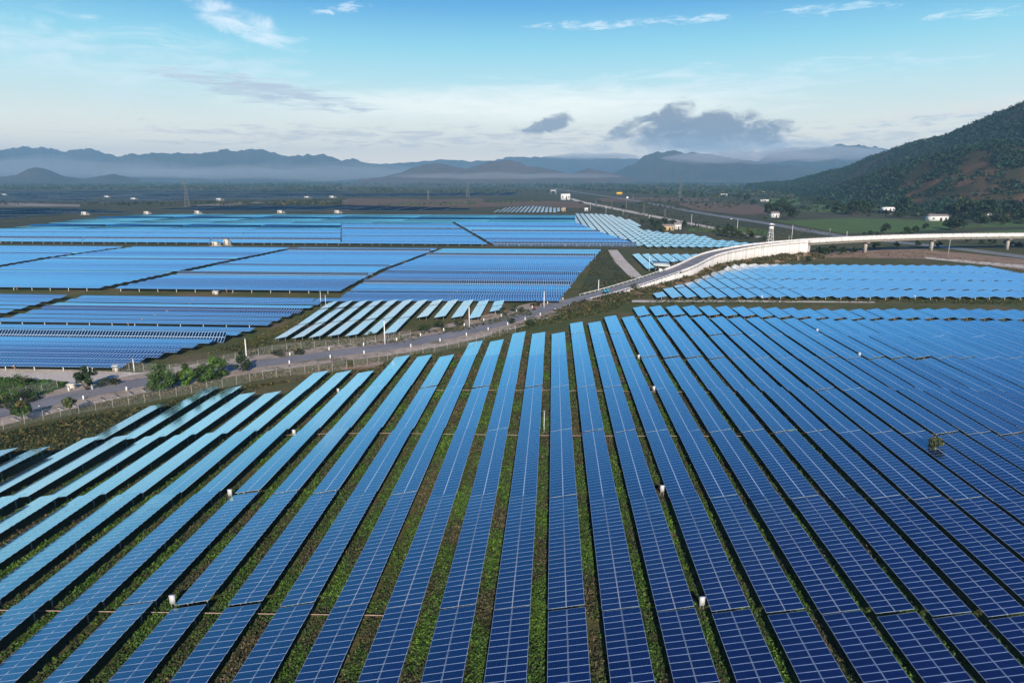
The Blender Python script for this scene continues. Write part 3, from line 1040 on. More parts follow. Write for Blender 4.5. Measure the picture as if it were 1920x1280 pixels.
def fill(field, pg, tiers, w_off=0.0, minn=5):
    wlo, whi = min(p[0] for p in pg), max(p[0] for p in pg)
    k0 = math.ceil((wlo - P0 - w_off) / PITCHW)
    r = 0
    for k in range(k0, int((whi - P0 - w_off) / PITCHW) + 1):
        w = P0 + w_off + PITCHW * k
        got = False
        for ti, (a, nn0) in enumerate(tiers):
            ok = [i for i in range(nn0) if inside(pg, w, a + i + .5)]
            if len(ok) >= minn:
                add_table(w, a + ok[0], len(ok), tier=ti, row=r, field=field); got = True
        if got: r += 1


fill('embank', poly([(1222, 557), (1240, 543), (1296, 528), (1340, 508), (1362, 497), (1420, 489), (1500, 484), (1725, 483), (1800, 493), (1890, 510), (2000, 516), (2100, 557)]),
     [(266, 27), (294.5, 27), (323, 27), (351, 27)])
fill('roadside', poly([(498, 635), (600, 631), (742, 628), (772, 601), (885, 600), (905, 586), (945, 580), (964, 565), (622, 565)]), [(201, 22), (224, 22), (247, 17)], 1.5)
fill('shed', poly([(1168, 468), (1345, 470), (1292, 487), (1250, 492), (1225, 503), (1208, 504)]), [(318, 30), (349, 28), (378, 24), (403, 24)], 2.0)
fill('far', poly([(1078, 400), (1140, 402), (1195, 416), (1202, 430), (1262, 438), (1300, 440), (1350, 450), (1440, 459), (1300, 465), (1207, 463), (1182, 452), (1145, 445), (1122, 432), (1095, 429), (1066, 420)]),
     [(438 + 18.5 * i, 15) for i in range(32)])
fill('far', poly([(915, 399), (1045, 398), (1062, 391), (1000, 386), (950, 389)]), [(955 + 30 * i, 24) for i in range(12)], 0, 8)
TABLES.sort(key=lambda d: -d['area'])
N_IND = 296
IND, REST = TABLES[:N_IND], TABLES[N_IND:]
print('TABLES', len(TABLES), 'ind by field', {f: sum(d['field'] == f for d in IND) for f in ('main', 'embank', 'roadside', 'shed', 'far')})


def table_label(d):
    t = d['tier']; k = d['row']
    if d['field'] == 'main':
        where = 'in the central row' if k == 0 else f"{ordn(abs(k))} row {'right' if k > 0 else 'left'} of the central row"
        return f"solar table, {where}, {ordn(max(1, t))} tier up from the bottom edge"
    if d['field'] == 'embank':
        return f"pale blue solar table below the ramp, {ordn(k + 1)} row from left, {ordn(t + 1)} tier back"
    if d['field'] == 'roadside':
        return f"grey-blue solar table left of the road, {ordn(k + 1)} row from left, {ordn(t + 1)} tier back"
    if d['field'] == 'shed':
        return f"solar table behind the open shed, {ordn(k + 1)} row from left, {ordn(t + 1)} tier back"
    return f"small far solar table left of the highway, {ordn(k + 1)} row from left, {ordn(t + 1)} tier back"


GRP = {'main': 'solar tables in the large near field', 'embank': 'solar tables below the ramp', 'roadside': 'solar tables left of the road',
       'shed': 'solar tables behind the open shed', 'far': 'far solar tables left of the highway'}
for d in IND:
    r = thing('solar_table', (d['x'], d['y'], d['z']), table_label(d), 'solar table', -A, GRP[d['field']])
    r.scale = (1, d.get('sy', 1), 1)
    jt = TILT + R(random.gauss(0, .45))
    rot = Euler((d['pitch'] + R(random.gauss(0, .12)), -jt, 0), 'XYZ')
    mt = rot.to_matrix()
    nn = d['nn']
    zc = 1.5 + random.gauss(0, .05) + .32 * mnoise.noise(Vector((d['x'] * .03, d['tier'] * 3.7, 0)))
    if d['field'] == 'main' and d['tier'] in (1, 2):
        for hsd in (-1, 1):
            for i in range(nn):
                o = bpy.data.objects.new('panel', PANEL); COL.objects.link(o); o.parent = r
                o.location = mt @ Vector((hsd * (PW / 2 + .03), i + .5 - nn / 2, 0)) + Vector((0, 0, zc))
                o.rotation_euler = (rot.x + R(random.gauss(0, .10)), rot.y + R(random.gauss(0, .16)), 0)
    else:
        for hsd in (-1, 1):
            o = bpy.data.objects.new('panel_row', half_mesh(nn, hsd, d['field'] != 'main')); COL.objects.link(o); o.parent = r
            o.location = (0, 0, zc); o.rotation_euler = rot
    o = bpy.data.objects.new('support_frame', frame_mesh(nn, 1.5)); COL.objects.link(o); o.parent = r
    o.location = (0, 0, zc); o.rotation_euler = rot
    for y in (-nn / 2 + 1.2, 0, nn / 2 - 1.2):
        for sd_ in (-1, 1):
            o = bpy.data.objects.new('post', post_mesh(sd_)); COL.objects.link(o); o.parent = r
            o.location = (0, y, y * math.tan(d['pitch']))
g = Geo()
for d in REST:
    sh = sheet(d['nn'])
    M4 = Matrix.Translation((d['x'], d['y'], d['z'] + 1.5)) @ Matrix.Rotation(-A, 4, 'Z') @ Euler((d['pitch'], -TILT - R(random.gauss(0, .5)), 0)).to_matrix().to_4x4()
    m3 = np.array(M4.to_3x3()); tr = np.array(M4.translation)
    V = np.concatenate(sh.v) @ m3.T + tr
    g.add(V, np.concatenate([f.reshape(-1, 4) for f in sh.f]), np.concatenate(sh.m))
    for y in (-d['nn'] / 2 + 1, d['nn'] / 2 - 1):
        p = xy(d['w'], d['s'] + y)
        g.box((p[0], p[1], .6 + d['z']), (.15, .15, 1.4), 1)
if REST:
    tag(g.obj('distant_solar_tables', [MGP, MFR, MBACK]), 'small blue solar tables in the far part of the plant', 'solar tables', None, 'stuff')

# ------------------------------------------------------------------ solar trackers of the left-hand plant (rows run across the view)
def line(px): return [ws(at(q[0], q[1], 1.0)) for q in px]


def w_at(L, s):
    for (w1, s1), (w2, s2) in zip(L[:-1], L[1:]):
        if min(s1, s2) <= s <= max(s1, s2): return w1 + (w2 - w1) * (s - s1) / (s2 - s1)
    return None


rb1 = line([(228, 691), (455, 628), (612, 568)])
rb2 = line([(1052, 565), (1085, 520), (1128, 470)])
rb3 = line([(1205, 464), (1165, 449), (1125, 436), (1078, 418), (1080, 403)])
lbA = line([(-40, 433), (60, 424), (150, 412), (250, 404), (330, 402)])
pathA = line([(-60, 512), (100, 484), (290, 458)])
pathB = line([(-60, 611), (0, 598), (250, 532), (400, 498), (565, 464)])
pathC = line([(625, 563), (720, 508), (800, 478), (830, 466)])
pathD = line([(926, 463), (850, 418)])
pathE = line([(640, 457), (640, 421)])
sY = lambda py, px=500: ws(at(px, py, 1.0))[1]
s_near, s_split, s_gap1, s_gap2, s_top = sY(690, 100), sY(568, 600), sY(464), sY(457), sY(403)
s_mid1, s_mid2 = sY(556, 300), sY(547, 300)
TR_P = 5.7
TRK = []
s = s_near + 1.5; row = 0
while s < s_top:
    row += 1
    zrow = s
    if s_gap1 < s < s_gap2: s += TR_P; row -= 1; continue
    if s < s_split: wr = w_at(rb1, s)
    elif s < s_gap1: wr = w_at(rb2, s)
    else: wr = w_at(rb3, s)
    if wr is not None:
        f_ = s * math.cos(PITCH) + CAM_H * math.sin(PITCH)
        wl = -(1040 / FPX) * f_ / CA - s * SA - 20
        la = w_at(lbA, s)
        if la is not None: wl = max(wl, la)
        cuts = [(wl, 0)]
        for pth, half in ((pathA, 3.2), (pathB, 3.0), (pathC, 1.6), (pathD, 2.0), (pathE, .3)):
            c = w_at(pth, s)
            if c is not None and wl + 4 < c < wr - 4: cuts.append((c, half))
        cuts.append((wr, 0)); cuts.sort()
        for (c0, h0), (c1, h1) in zip(cuts[:-1], cuts[1:]):
            a, b = c0 + h0, c1 - h1
            if s_mid1 < s < s_mid2 and b < (w_at(pathC, s) or 0) + 1: continue
            L_ = b - a
            if L_ < 6: continue
            nseg = max(1, round(L_ / 88))
            for q in range(nseg):
                wa, wb = a + L_ * q / nseg + .4, a + L_ * (q + 1) / nseg - .4
                TRK.append(dict(s=s, wa=wa, wb=wb, row=row, i=q, blk=sum(1 for c in cuts[1:-1] if c[0] < (wa + wb) / 2)))
    s += TR_P if row % 9 else TR_P + 2.6
for rr in set(t['row'] for t in TRK):
    same = sorted([t for t in TRK if t['row'] == rr], key=lambda t: -t['wb'])
    for i, t in enumerate(same): t['fromright'] = i + 1


def trk_tilt(row, blk):
    v = 7.2 + 7.5 * mnoise.noise(Vector((row * .21, blk * 7.1, 0))) + random.gauss(0, .35)
    k = (row * 7 + blk * 5) % 23
    if k in (3, 4): v = 42 if k == 3 else 16
    if k == 11: v = 2.0
    return R(max(0.5, v))


def trk_mesh(L):
    k = ('t', round(L))
    if k not in _cache:
        nn = max(4, round(L))
        g = Geo()
        # panels 2 high; built along X, rows of 1 m panels
        sh = sheet(nn, FR=.06)
        V = np.concatenate(sh.v)
        V = np.stack([V[:, 1] * L / nn, -V[:, 0], V[:, 2]], 1)
        F = np.concatenate([f.reshape(-1, 4) for f in sh.f])
        g.add(V, F, np.concatenate(sh.m))
        _cache[k] = (g.mesh('panel_array', [MGF, MFR, MBACK]), Geo().tube((-L / 2, 0, -.16), (L / 2, 0, -.16), .09, n=6).mesh('torque_tube', [MST]))
    return _cache[k]


TPOST = Geo().box((0, 0, .55), (.16, .2, 1.5)).mesh('post', [MWHITE])
TMOT = Geo().box((0, -.35, 1.2), (.5, .4, .4)).box((0, -.1, .6), (.2, .2, 1.4)).mesh('drive_motor', [MPIPE])
for t in TRK:
    x, y = xy((t['wa'] + t['wb']) / 2, t['s'])
    t['x'], t['y'] = x, y
    e0, e1 = xy(t['wa'], t['s']), xy(t['wb'], t['s'])
    z0, z1 = gz(*e0), gz(*e1)
    t['z'] = (z0 + z1) / 2; t['roll'] = math.atan2(z1 - z0, t['wb'] - t['wa'])
    t['area'] = (t['wb'] - t['wa']) / max(1, y) ** 2
    t['tilt'] = trk_tilt(t['row'], t['blk'])
TRK = [t for t in TRK if pix((xy(t['wb'], t['s'])[0], xy(t['wb'], t['s'])[1], 1))[0] > -30]
TRK.sort(key=lambda t: -t['area'])
NT = 290
print('TRACKERS', len(TRK))
for t in TRK[:NT]:
    L = round(t['wb'] - t['wa']) or 4
    r = thing('solar_tracker', (t['x'], t['y'], t['z']),
              f"long blue tracker table, {ordn(t['row'])} row beyond the apron, {ordn(t['fromright'])} from right end", 'solar tracker', -A, 'tracker rows of the left plant')
    pm, tm = trk_mesh(L)
    for nm, me in (('panel_array', pm), ('torque_tube', tm)):
        o = bpy.data.objects.new(nm, me); COL.objects.link(o); o.parent = r
        o.location = (0, 0, 1.75); o.rotation_euler = (t['tilt'], -t['roll'], 0)
    o = bpy.data.objects.new('drive_motor', TMOT); COL.objects.link(o); o.parent = r; o.location = (0, -2.0, .35)
    for q in np.arange(-L / 2 + 2, L / 2 - 1, 8.2):
        if len(TRK) and (t['row'] % 9 == 1 or t['row'] < 3 or abs(t['s'] - s_mid2) < 8 or abs(t['s'] - s_gap2) < 8):
            o = bpy.data.objects.new('post', TPOST); COL.objects.link(o); o.parent = r; o.location = (q, -1.2, q * math.tan(t['roll']))
g = Geo()
for t in TRK[NT:]:
    L = t['wb'] - t['wa']
    nn = max(4, round(L / 4))
    sh = sheet(nn) if L < 1 else None
    M4 = Matrix.Translation((t['x'], t['y'], t['z'] + 1.75)) @ Matrix.Rotation(-A, 4, 'Z') @ Euler((t['tilt'], -t['roll'], 0)).to_matrix().to_4x4()
    V = np.array([(-L / 2, -2, 0), (L / 2, -2, 0), (L / 2, 2, 0), (-L / 2, 2, 0), (-L / 2, -2, -.05), (L / 2, -2, -.05), (L / 2, 2, -.05), (-L / 2, 2, -.05)])
    V = V @ np.array(M4.to_3x3()).T + np.array(M4.translation)
    g.add(V, [(0, 1, 2, 3), (4, 7, 6, 5), (0, 4, 5, 1), (1, 5, 6, 2), (2, 6, 7, 3), (3, 7, 4, 0)], [0, 2, 1, 1, 1, 1])
if len(TRK) > NT:
    tag(g.obj('distant_trackers', [MGF, MFR, MBACK]), 'far rows of blue tracker tables at the back of the left plant', 'solar trackers', None, 'stuff')

# far dark plants beyond
g = Geo()


def far_plant(pxs, pitch, tilt, length, gap, seed):
    pg = poly(pxs, .5)
    s0, s1 = min(p[1] for p in pg), max(p[1] for p in pg)
    w0, w1 = min(p[0] for p in pg), max(p[0] for p in pg)
    rnd = random.Random(seed)
    s = s0
    while s < s1:
        w = w0
        while w < w1:
            if inside(pg, w + length / 2, s) and rnd.random() < .93:
                x, y = xy(w + length / 2, s)
                tl = tilt + R(rnd.gauss(0, 2))
                c, sn = math.cos(tl) * 2.1, math.sin(tl) * 2.1
                V = []
                for dz in (0, -.08):
                    for a, b in ((-1, -1), (1, -1), (1, 1), (-1, 1)):
                        V.append((x + a * length / 2, y + b * c, 1.9 + b * sn + dz))
                g.add(V, [(0, 1, 2, 3), (4, 7, 6, 5), (0, 4, 5, 1), (1, 5, 6, 2), (2, 6, 7, 3), (3, 7, 4, 0)], [0, 2, 1, 1, 1, 1])
            w += length + gap
        s += pitch * (1 if rnd.random() > .06 else 3)


far_plant([(-120, 389), (150, 391), (330, 392), (640, 394), (640, 386), (340, 389), (140, 390), (-120, 356)][:0] + [(-120, 412), (0, 410), (120, 404), (250, 398), (120, 393), (-120, 392)], 13, R(12), 60, 3, 1)
far_plant([(330, 399), (470, 398), (640, 397), (640, 387), (480, 386), (340, 391)], 13, R(12), 60, 3, 2)
far_plant([(-120, 379), (180, 379), (420, 377), (640, 371), (640, 359), (300, 358), (-120, 360)], 34, R(10), 70, 6, 3)
far_plant([(640, 396), (780, 397), (905, 394), (760, 389), (640, 386)], 12, R(16), 30, 5, 4)
far_plant([(640, 370), (960, 367), (960, 362), (640, 364)], 26, R(14), 40, 8, 5)
tag(g.obj('far_solar_plant', [MGD, MFR, MBACK]), 'dark navy solar plants spread over the plain far behind the blue field', 'solar plant', None, 'stuff')

# ------------------------------------------------------------------ fences
def fence(name, pts, label, spacing, h=2.3, mesh=True):
    P = spline(pts, .8)
    root = thing(name, tuple(P[0]), label, 'fence')
    o0 = Vector(root.location)
    # posts at equal distances
    acc, posts, last = 0.0, [P[0]], P[0]
    for p in P[1:]:
        acc += (p - last).length; last = p
        if acc >= spacing: posts.append(p); acc = 0
    pg_ = Geo().box((0, 0, h / 2 - .1), (.085, .085, h + .2))
    pg_.tube((0, 0, h), (.18, -.25, h + .38), .035, n=4)
    pm = pg_.mesh('post', [MCONC])
    for p in posts[:99]:
        o = bpy.data.objects.new('post', pm); COL.objects.link(o); o.parent = root
        o.location = Vector((p.x, p.y, gz(p.x, p.y))) - o0
    V, F = [], []
    for p in posts: V += [(p.x, p.y, gz(p.x, p.y) + .1), (p.x, p.y, gz(p.x, p.y) + h - .05)]
    for i in range(len(posts) - 1): F.append((2 * i, 2 * i + 2, 2 * i + 3, 2 * i + 1))
    under(Geo().add(V, F).obj('wire_mesh', MCHAIN), root)
    gr = Geo()
    for i in range(len(posts) - 1):
        a, b = posts[i], posts[i + 1]
        for hh in (h - .03, h + .2):
            gr.tube((a.x, a.y, gz(a.x, a.y) + hh), (b.x, b.y, gz(b.x, b.y) + hh), .022, n=4)
    under(gr.obj('top_wire', MST), root)
    return root


fence('chain_link_fence', [at(*q) for q in [(-60, 824), (0, 808), (75, 790), (180, 770), (264, 757), (340, 742), (437, 724), (509, 709), (624, 697), (660, 691)]],
      'pale wire fence between the road and the near solar field, left stretch', 3.1)
fence('chain_link_fence', [at(*q) for q in [(664, 690), (703, 686), (750, 670), (820, 660), (873, 648), (933, 631), (973, 622)]],
      'pale wire fence below the road in the middle, ending near the table tops', 3.3)
fence('chain_link_fence', [at(*q) for q in [(214, 697), (260, 696), (303, 699), (345, 697), (420, 682), (485, 667), (560, 656), (640, 651), (696, 645), (790, 631)]],
      'white wire fence on the far side of the road beside the tracker field', 3.4)
fence('chain_link_fence', [at(*q) for q in [(20, 742), (80, 735), (128, 722)]], 'short dull wire fence beside the green patch at the left edge', 3.0, 2.0)
fence('chain_link_fence', [at(*q) for q in [(1238, 537), (1262, 528), (1290, 520), (1320, 511)]], 'short wire fence at the foot of the ramp wall', 2.6, 2.0)

# ------------------------------------------------------------------ posts, poles, boxes
g = Geo().box((0, 0, .45), (.30, .30, 1.1), 0).box((0, 0, 1.03), (.22, .22, .06), 0)
bol_me = g.mesh('marker_post', [MWHITE])
nb = {-1: 0, 1: 0}
acc = 0; i_end = i_ramp + 2
for i in range(1, i_end):
    acc += (allp[i] - allp[i - 1]).length
    if acc > 9:
        acc = 0
        for side in (-1, 1):
            p = offs(allp, i, side * 5.0)
            u = pix(p)
            if not (-5 < u[0] < 1925): continue
            if side < 0 and 205 < u[0] < 440: continue
            nb[side] += 1
            o = link('marker_post', bol_me); o.location = (p.x, p.y, gz(p.x, p.y))
            tag(o, f"short white marker post on the {'far' if side < 0 else 'near'} road edge, {ordn(nb[side])} from the left", 'marker post', 'white marker posts along the road')

pole_n = 0


def utility_pole(base, top_y, label, arm=False, lean=0.0, group='poles beside the road', cat='utility pole', r=.17):
    b = at(*base)
    u = pix(b); h = max(3.5, (base[1] - top_y) * u[2] / FPX * 1.02)
    root = thing('utility_pole', tuple(b), label, cat, 0, group)
    Geo().tube((0, 0, -.3), (lean, 0, h), r * 1.25, r * .75, 8).obj('pole', MWHITE if not arm else MCONC, root)
    if arm:
        gg = Geo().box((lean, 0, h - .5), (2.0, .12, .14)).box((lean, 0, h - 1.1), (1.4, .1, .12))
        gg.obj('crossarm', MST, root)
        gi = Geo()
        for q in (-.9, 0, .9): gi.tube((lean + q, 0, h - .45), (lean + q, 0, h - .1), .06, n=5)
        gi.obj('insulator', MWHITE, root)
    else:
        Geo().box((lean, 0, h + .1), (.5, .3, .25)).obj('camera_box', MST, root)
    return root


utility_pole((174, 731), 687, 'leaning white pole by the dark shrub near the apron', lean=-.5)
utility_pole((463, 677), 635, 'white pole on the far road edge beside the lone roadside tree')
utility_pole((722, 646), 600, 'white pole standing where the roadside fence meets the tables')
utility_pole((880, 613), 575, 'white pole left of the road in front of short pale tables')
utility_pole((1020, 577), 546, 'white pole on the road edge just right of the motorcyclist')
utility_pole((1122, 549), 525, 'white pole on the grass triangle left of the ramp rail')
utility_pole((602, 574), 546, 'thin pale pole at the corner of the tracker field, taller of two', r=.10)
utility_pole((611, 574), 554, 'thin pale pole at the corner of the tracker field, shorter of two', r=.10)
utility_pole((252, 696), 673, 'white mast at the fence corner beside the apron', r=.13)
utility_pole((1020, 812), 770, 'thin white lightning mast in the gap left of the central row', r=.06)
utility_pole((1777, 483), 449, 'concrete pole standing before the overpass between two piers', True)
utility_pole((1217, 508), 480, 'white pole beside the tall tables next to the shed', r=.14)
utility_pole((1262, 494), 483, 'short dark-topped pole between the shed and the ramp rail', r=.12)
hp = [(1107, 395, 380), (1117, 384, 374), (1136, 400, 384), (1147, 389, 377), (1168, 403, 392), (1174, 396, 380), (1207, 405, 384), (1217, 416, 404), (1246, 416, 393), (1296, 424, 402), (1382, 434, 412),
      (1342, 433, 424), (1484, 452, 423), (1479, 453, 443), (1587, 449, 434), (1556, 436, 431), (1066, 371, 355), (1043, 366, 352), (1187, 373, 366)]
for k, (px, by, ty) in enumerate(sorted(hp)):
    utility_pole((px, by), ty, f"thin roadside pole along the highway, {ordn(k + 1)} from the left", k % 2 == 1, group='poles along the highway', r=.15)

BOXG = Geo().box((0, 0, 1.35), (.75, .35, .95)).box((0, -.19, 1.35), (.62, .03, .80), 0).box((0, 0, 1.87), (.85, .45, .06))
box_me = BOXG.mesh('cabinet', [mat_plain('cabinet_grey', (.56, .57, .57), .6, 0, .2, 2.0)])
stand_me = Geo().box((-.25, 0, .40), (.08, .08, 1.0)).box((.25, 0, .40), (.08, .08, 1.0)).box((0, .0, .75), (.6, .06, .06)).mesh('stand', [MST])
boxes = [(323, 1142, 'beside the joint in the lower left corner rows'), (1309, 1145, 'low in the gap right of centre'), (1237, 930, 'a third of the way up, right of the centre'),
         (445, 938, 'at a table joint in the left rows'), (572, 822, 'at a table joint left of the middle, higher up'), (648, 742, 'near the far ends of the left rows'),
         (1217, 738, 'in a gap right of the central row, upper part'), (1192, 677, 'in a gap near the far end of the rows'), (1539, 627, 'among the pale far right tables'),
         (1613, 673, 'deep among the right-hand rows'), (1428, 562, 'at the table ends along the grass strip'), (1714, 562, 'at the grass strip far to the right')]
for px, py, where in boxes:
    b = at(px, py)
    w, s = ws(b)
    k = round((w - P0 - PITCHW / 2) / PITCHW)
    if s < 250: b = Vector((*xy(P0 + PITCHW * (k + .5) + .35, s), 0)); b.z = gz(b.x, b.y)
    r = thing('combiner_box', tuple(b), f"small white cabinet on a stand {where}", 'combiner box', -A + R(random.uniform(-25, 10)), 'white cabinets between the tables')
    r.scale = (.75, .75, .95)
    for nm, me in (('cabinet', box_me), ('stand', stand_me)):
        o = link(nm, me, r)

for k, (sj, w0, w1, where) in enumerate(((65.35, -62, -14, 'the nearest joint line at lower left'), (119.9, -50, 40, 'the joint line halfway up the near field'), (146.8, -30, 60, 'the joint line towards the far end'))):
    g = Geo()
    prev = None
    for w in np.arange(w0, w1, 2.95):
        x, y = xy(w, sj + .036 * w); p = (x, y, gz(x, y) + .55)
        if prev: g.tube(prev, p, .05, n=6)
        prev = p
    tag(g.obj('cable_conduit', MPIPE), f"thin pinkish cable pipe crossing the gaps along {where}", 'cable pipe', 'cable pipes across the rows')

# ------------------------------------------------------------------ cabins, houses, towers, signs
def cabin(px, py, w_m, h_m, label, twin=True, cat='cabin', wall=None, roof=None):
    b = at(px, py)
    r = thing('inverter_cabin', tuple(b), label, cat, R(random.uniform(-8, 8)), 'white cabins in the solar plants' if cat == 'cabin' else None)
    Geo().box((0, 0, h_m / 2), (w_m, min(2.6, w_m), h_m)).obj('body', wall or MCREAM, r)
    Geo().box((0, 0, h_m + .11), (w_m + .3, min(2.6, w_m) + .3, .22)).obj('roof', roof or MCREAM, r)
    Geo().box((-w_m * .2, -min(2.6, w_m) / 2 - .03, h_m * .42), (w_m * .3, .06, h_m * .8)).obj('door', MST, r)
    if twin:
        Geo().box((w_m * .9, 0, h_m * .35), (w_m * .45, 2.2, h_m * .7)).obj('transformer', MST, r)
        Geo().box((w_m * .3, 0, -.0 + .06), (w_m * 2.4, 4.5, .25)).obj('plinth', MCONC, r)
    return r


cabin(404, 461, 3.6, 2.8, 'cream cabin on the dividing track of the tracker field, left of two')
cabin(425, 460, 3.2, 4.2, 'taller cream cabin on the dividing track of the tracker field, right of two')
for k, (px, py) in enumerate([(158, 403), (275, 402), (370, 401), (525, 400), (632, 400)]):
    cabin(px, py, 6, 3.8, f"white cabin along the back edge of the tracker field, {ordn(k + 1)} from the left")
for k, (px, py) in enumerate([(8, 367), (200, 371), (250, 375), (410, 376), (575, 372), (622, 371)]):
    cabin(px, py, 10, 4.5, f"tiny white cabin in the dark far plant, {ordn(k + 1)} from the left")
cabin(405, 552, 2.0, 1.3, 'tiny white box on the track inside the tracker field', False)
cabin(218, 696, 1.2, 1.5, 'small white box at the fence corner by the apron', False)
cabin(136, 729, 1.5, 1.2, 'small pale tank box beside the dull fence at left', False)


def house(px, py, w_m, d_m, h_m, label, wall, roofm, flat=False, cat='house', rz=0.0):
    b = at(px, py)
    r = thing('house', tuple(b), label, cat, rz)
    Geo().box((0, 0, h_m / 2), (w_m, d_m, h_m)).obj('wall', wall, r)
    if flat:
        Geo().box((0, 0, h_m + .15), (w_m + .6, d_m + .6, .3)).obj('roof', roofm, r)
    else:
        e = .5; hw, hd, rh = w_m / 2 + e, d_m / 2 + e, h_m * .45
        V = [(-hw, -hd, h_m), (hw, -hd, h_m), (hw, hd, h_m), (-hw, hd, h_m), (-hw, 0, h_m + rh), (hw, 0, h_m + rh)]
        Geo().add(V, [(0, 1, 5, 4), (2, 3, 4, 5), (0, 4, 3, 3), (1, 2, 5, 5)][:2]).add(V + [(-hw, 0, h_m), (hw, 0, h_m)], [(0, 4, 3, 6), (1, 7, 2, 5)]).obj('roof', roofm, r)
    Geo().box((w_m * .1, -d_m / 2 - .04, h_m * .36), (w_m * .10 + .6, .08, h_m * .7)).obj('door', MDARK, r)
    for q in (-.3, .36):
        Geo().box((w_m * q, -d_m / 2 - .04, h_m * .55), (w_m * .12, .08, h_m * .3)).obj('window', MDARK, r)
    return r


house(1452, 408, 9, 7, 5.0, 'small white house between dark trees above the highway', MWHITE, MROOF)
house(1664, 397, 16, 9, 6.5, 'white flat-roofed house at the foot of the hill', MWHITE, MCONC, True)
house(1756, 414, 21, 9, 5.2, 'long grey shed beside the paddy field', MWHITE, MROOF)
house(1252, 432, 10, 6, 4.0, 'ochre hut under a tilted roof behind the far tables', MYWALL, MROOF)
house(1270, 430, 6, 5, 4.5, 'small white hut right of the ochre hut', MWHITE, MROOF)
house(1060, 375, 20, 12, 13, 'white cube-like building beside the highway, far off', MWHITE, MWHITE, True, 'building')
house(1433, 378, 16, 8, 4, 'pale low house left of the grassy clearing', MWHITE, MCONC, True)
house(1355, 367, 22, 9, 5, 'white low house among trees near the highway', MWHITE, MCONC, True)
house(1860, 408, 24, 8, 4, 'low pale house half hidden by dark trees at right', MWHITE, MROOF)
house(1057, 397, 5, 3, 4.5, 'little pink hut behind the far edge of the plant', MYWALL, MROOF)
house(1099, 396, 5, 4, 4.5, 'little white hut above the small far tables', MWHITE, MWHITE, True)

# watch tower beside the ramp
b = at(1443, 462)
wt = thing('watch_tower', tuple(b), 'white lattice watch tower with a small roofed cabin behind the ramp', 'watch tower')
H = 15.0
for sx, sy in ((-1, -1), (1, -1), (1, 1), (-1, 1)):
    Geo().tube((sx * 2.1, sy * 2.1, -.3), (sx * 1.1, sy * 1.1, H - 3), .14, n=5).obj('leg', MWHITE, wt)
g = Geo()
for lv in range(5):
    z0, z1 = lv * (H - 3) / 5, (lv + 1) * (H - 3) / 5
    r0, r1 = 2.1 - z0 / (H - 3), 2.1 - z1 / (H - 3)
    for (ax, ay), (bx, by) in (((-1, -1), (1, -1)), ((1, -1), (1, 1)), ((1, 1), (-1, 1)), ((-1, 1), (-1, -1))):
        g.tube((ax * r0, ay * r0, z0), (bx * r1, by * r1, z1), .07, n=4)
        g.tube((ax * r1, ay * r1, z1), (bx * r1, by * r1, z1), .08, n=4)
g.obj('bracing', MWHITE, wt)
Geo().box((0, 0, H - 1.9), (2.6, 2.6, 2.0)).obj('cabin', MWHITE, wt)
Geo().box((0, 0, H - .25), (2.3, 2.3, 1.2)).obj('window_band', MDARK, wt)
Geo().box((0, 0, H + .75), (4.2, 4.2, .9), 0, 0, .15).obj('roof', MWHITE, wt)
Geo().box((1.9, -1.2, 1.2), (2.4, 2.2, 2.6)).obj('base_hut', MYWALL, wt)


def pylon(px, py, hgt, label, wid=5.0):
    b = at(px, py)
    r = thing('transmission_tower', tuple(b), label, 'transmission tower', R(12), 'lattice transmission towers')
    g = Geo(); nl = 9
    rad = lambda z: wid * (1 - z / hgt) ** 1.3 * .5 + .45
    for lv in range(nl):
        z0, z1 = hgt * lv / nl, hgt * (lv + 1) / nl
        r0, r1 = rad(z0), rad(z1)
        c = ((-1, -1), (1, -1), (1, 1), (-1, 1))
        for i in range(4):
            (ax, ay), (bx, by) = c[i], c[(i + 1) % 4]
            g.tube((ax * r0, ay * r0, z0), (ax * r1, ay * r1, z1), .22, n=4)
            g.tube((ax * r0, ay * r0, z0), (bx * r1, by * r1, z1), .13, n=4)
            g.tube((bx * r0, by * r0, z0), (ax * r1, ay * r1, z1), .13, n=4)
    g.obj('lattice', MST, r)
    for q, L_ in ((.72, 5.5), (.83, 4.6), (.93, 3.6)):
        Geo().tube((-L_, 0, hgt * q), (0, 0, hgt * q + .9), .14, n=4).tube((L_, 0, hgt * q), (0, 0, hgt * q + .9), .14, n=4).tube((-L_, 0, hgt * q), (L_, 0, hgt * q), .14, n=4).obj('crossarm', MST, r)


pylon(352, 390, 46, 'tall grey lattice pylon behind the tracker field at left', 7)
pylon(877, 370, 38, 'squat lattice pylon in the middle distance beyond the brown field', 8)
pylon(1275, 372, 64, 'tall dark lattice pylon rising before the wooded hills at right', 6)
pylon(803, 374, 20, 'small white-topped mast beside the dark far plant', 3)


def billboard(px, py, w_m, h_m, z0, label, m, name='billboard'):
    b = at(px, py)
    r = thing(name, tuple(b), label, 'sign')
    Geo().box((0, 0, z0 + h_m / 2), (w_m, .5, h_m)).obj('board', m, r)
    for q in (-.35, .35): Geo().box((w_m * q, .45, (z0 + h_m) / 2), (.5, .4, z0 + h_m)).obj('leg', MST, r)


billboard(1161, 369, 15, 5.5, 6, 'bright yellow sign board beside the highway', MYEL)
billboard(1176, 378, 4, 4, 6, 'small white sign on a post by the highway', MWHITE)
b = at(1037, 364)
gt = thing('sign_gantry', tuple(b), 'pale gantry spanning the road near the white building', 'gantry')
for q in (-7, 7): Geo().box((q, 0, 5.5), (.7, .7, 11)).obj('leg', MWHITE, gt)
Geo().box((0, -.6, 10.8), (16, .5, 2.4)).obj('board', MWHITE, gt)

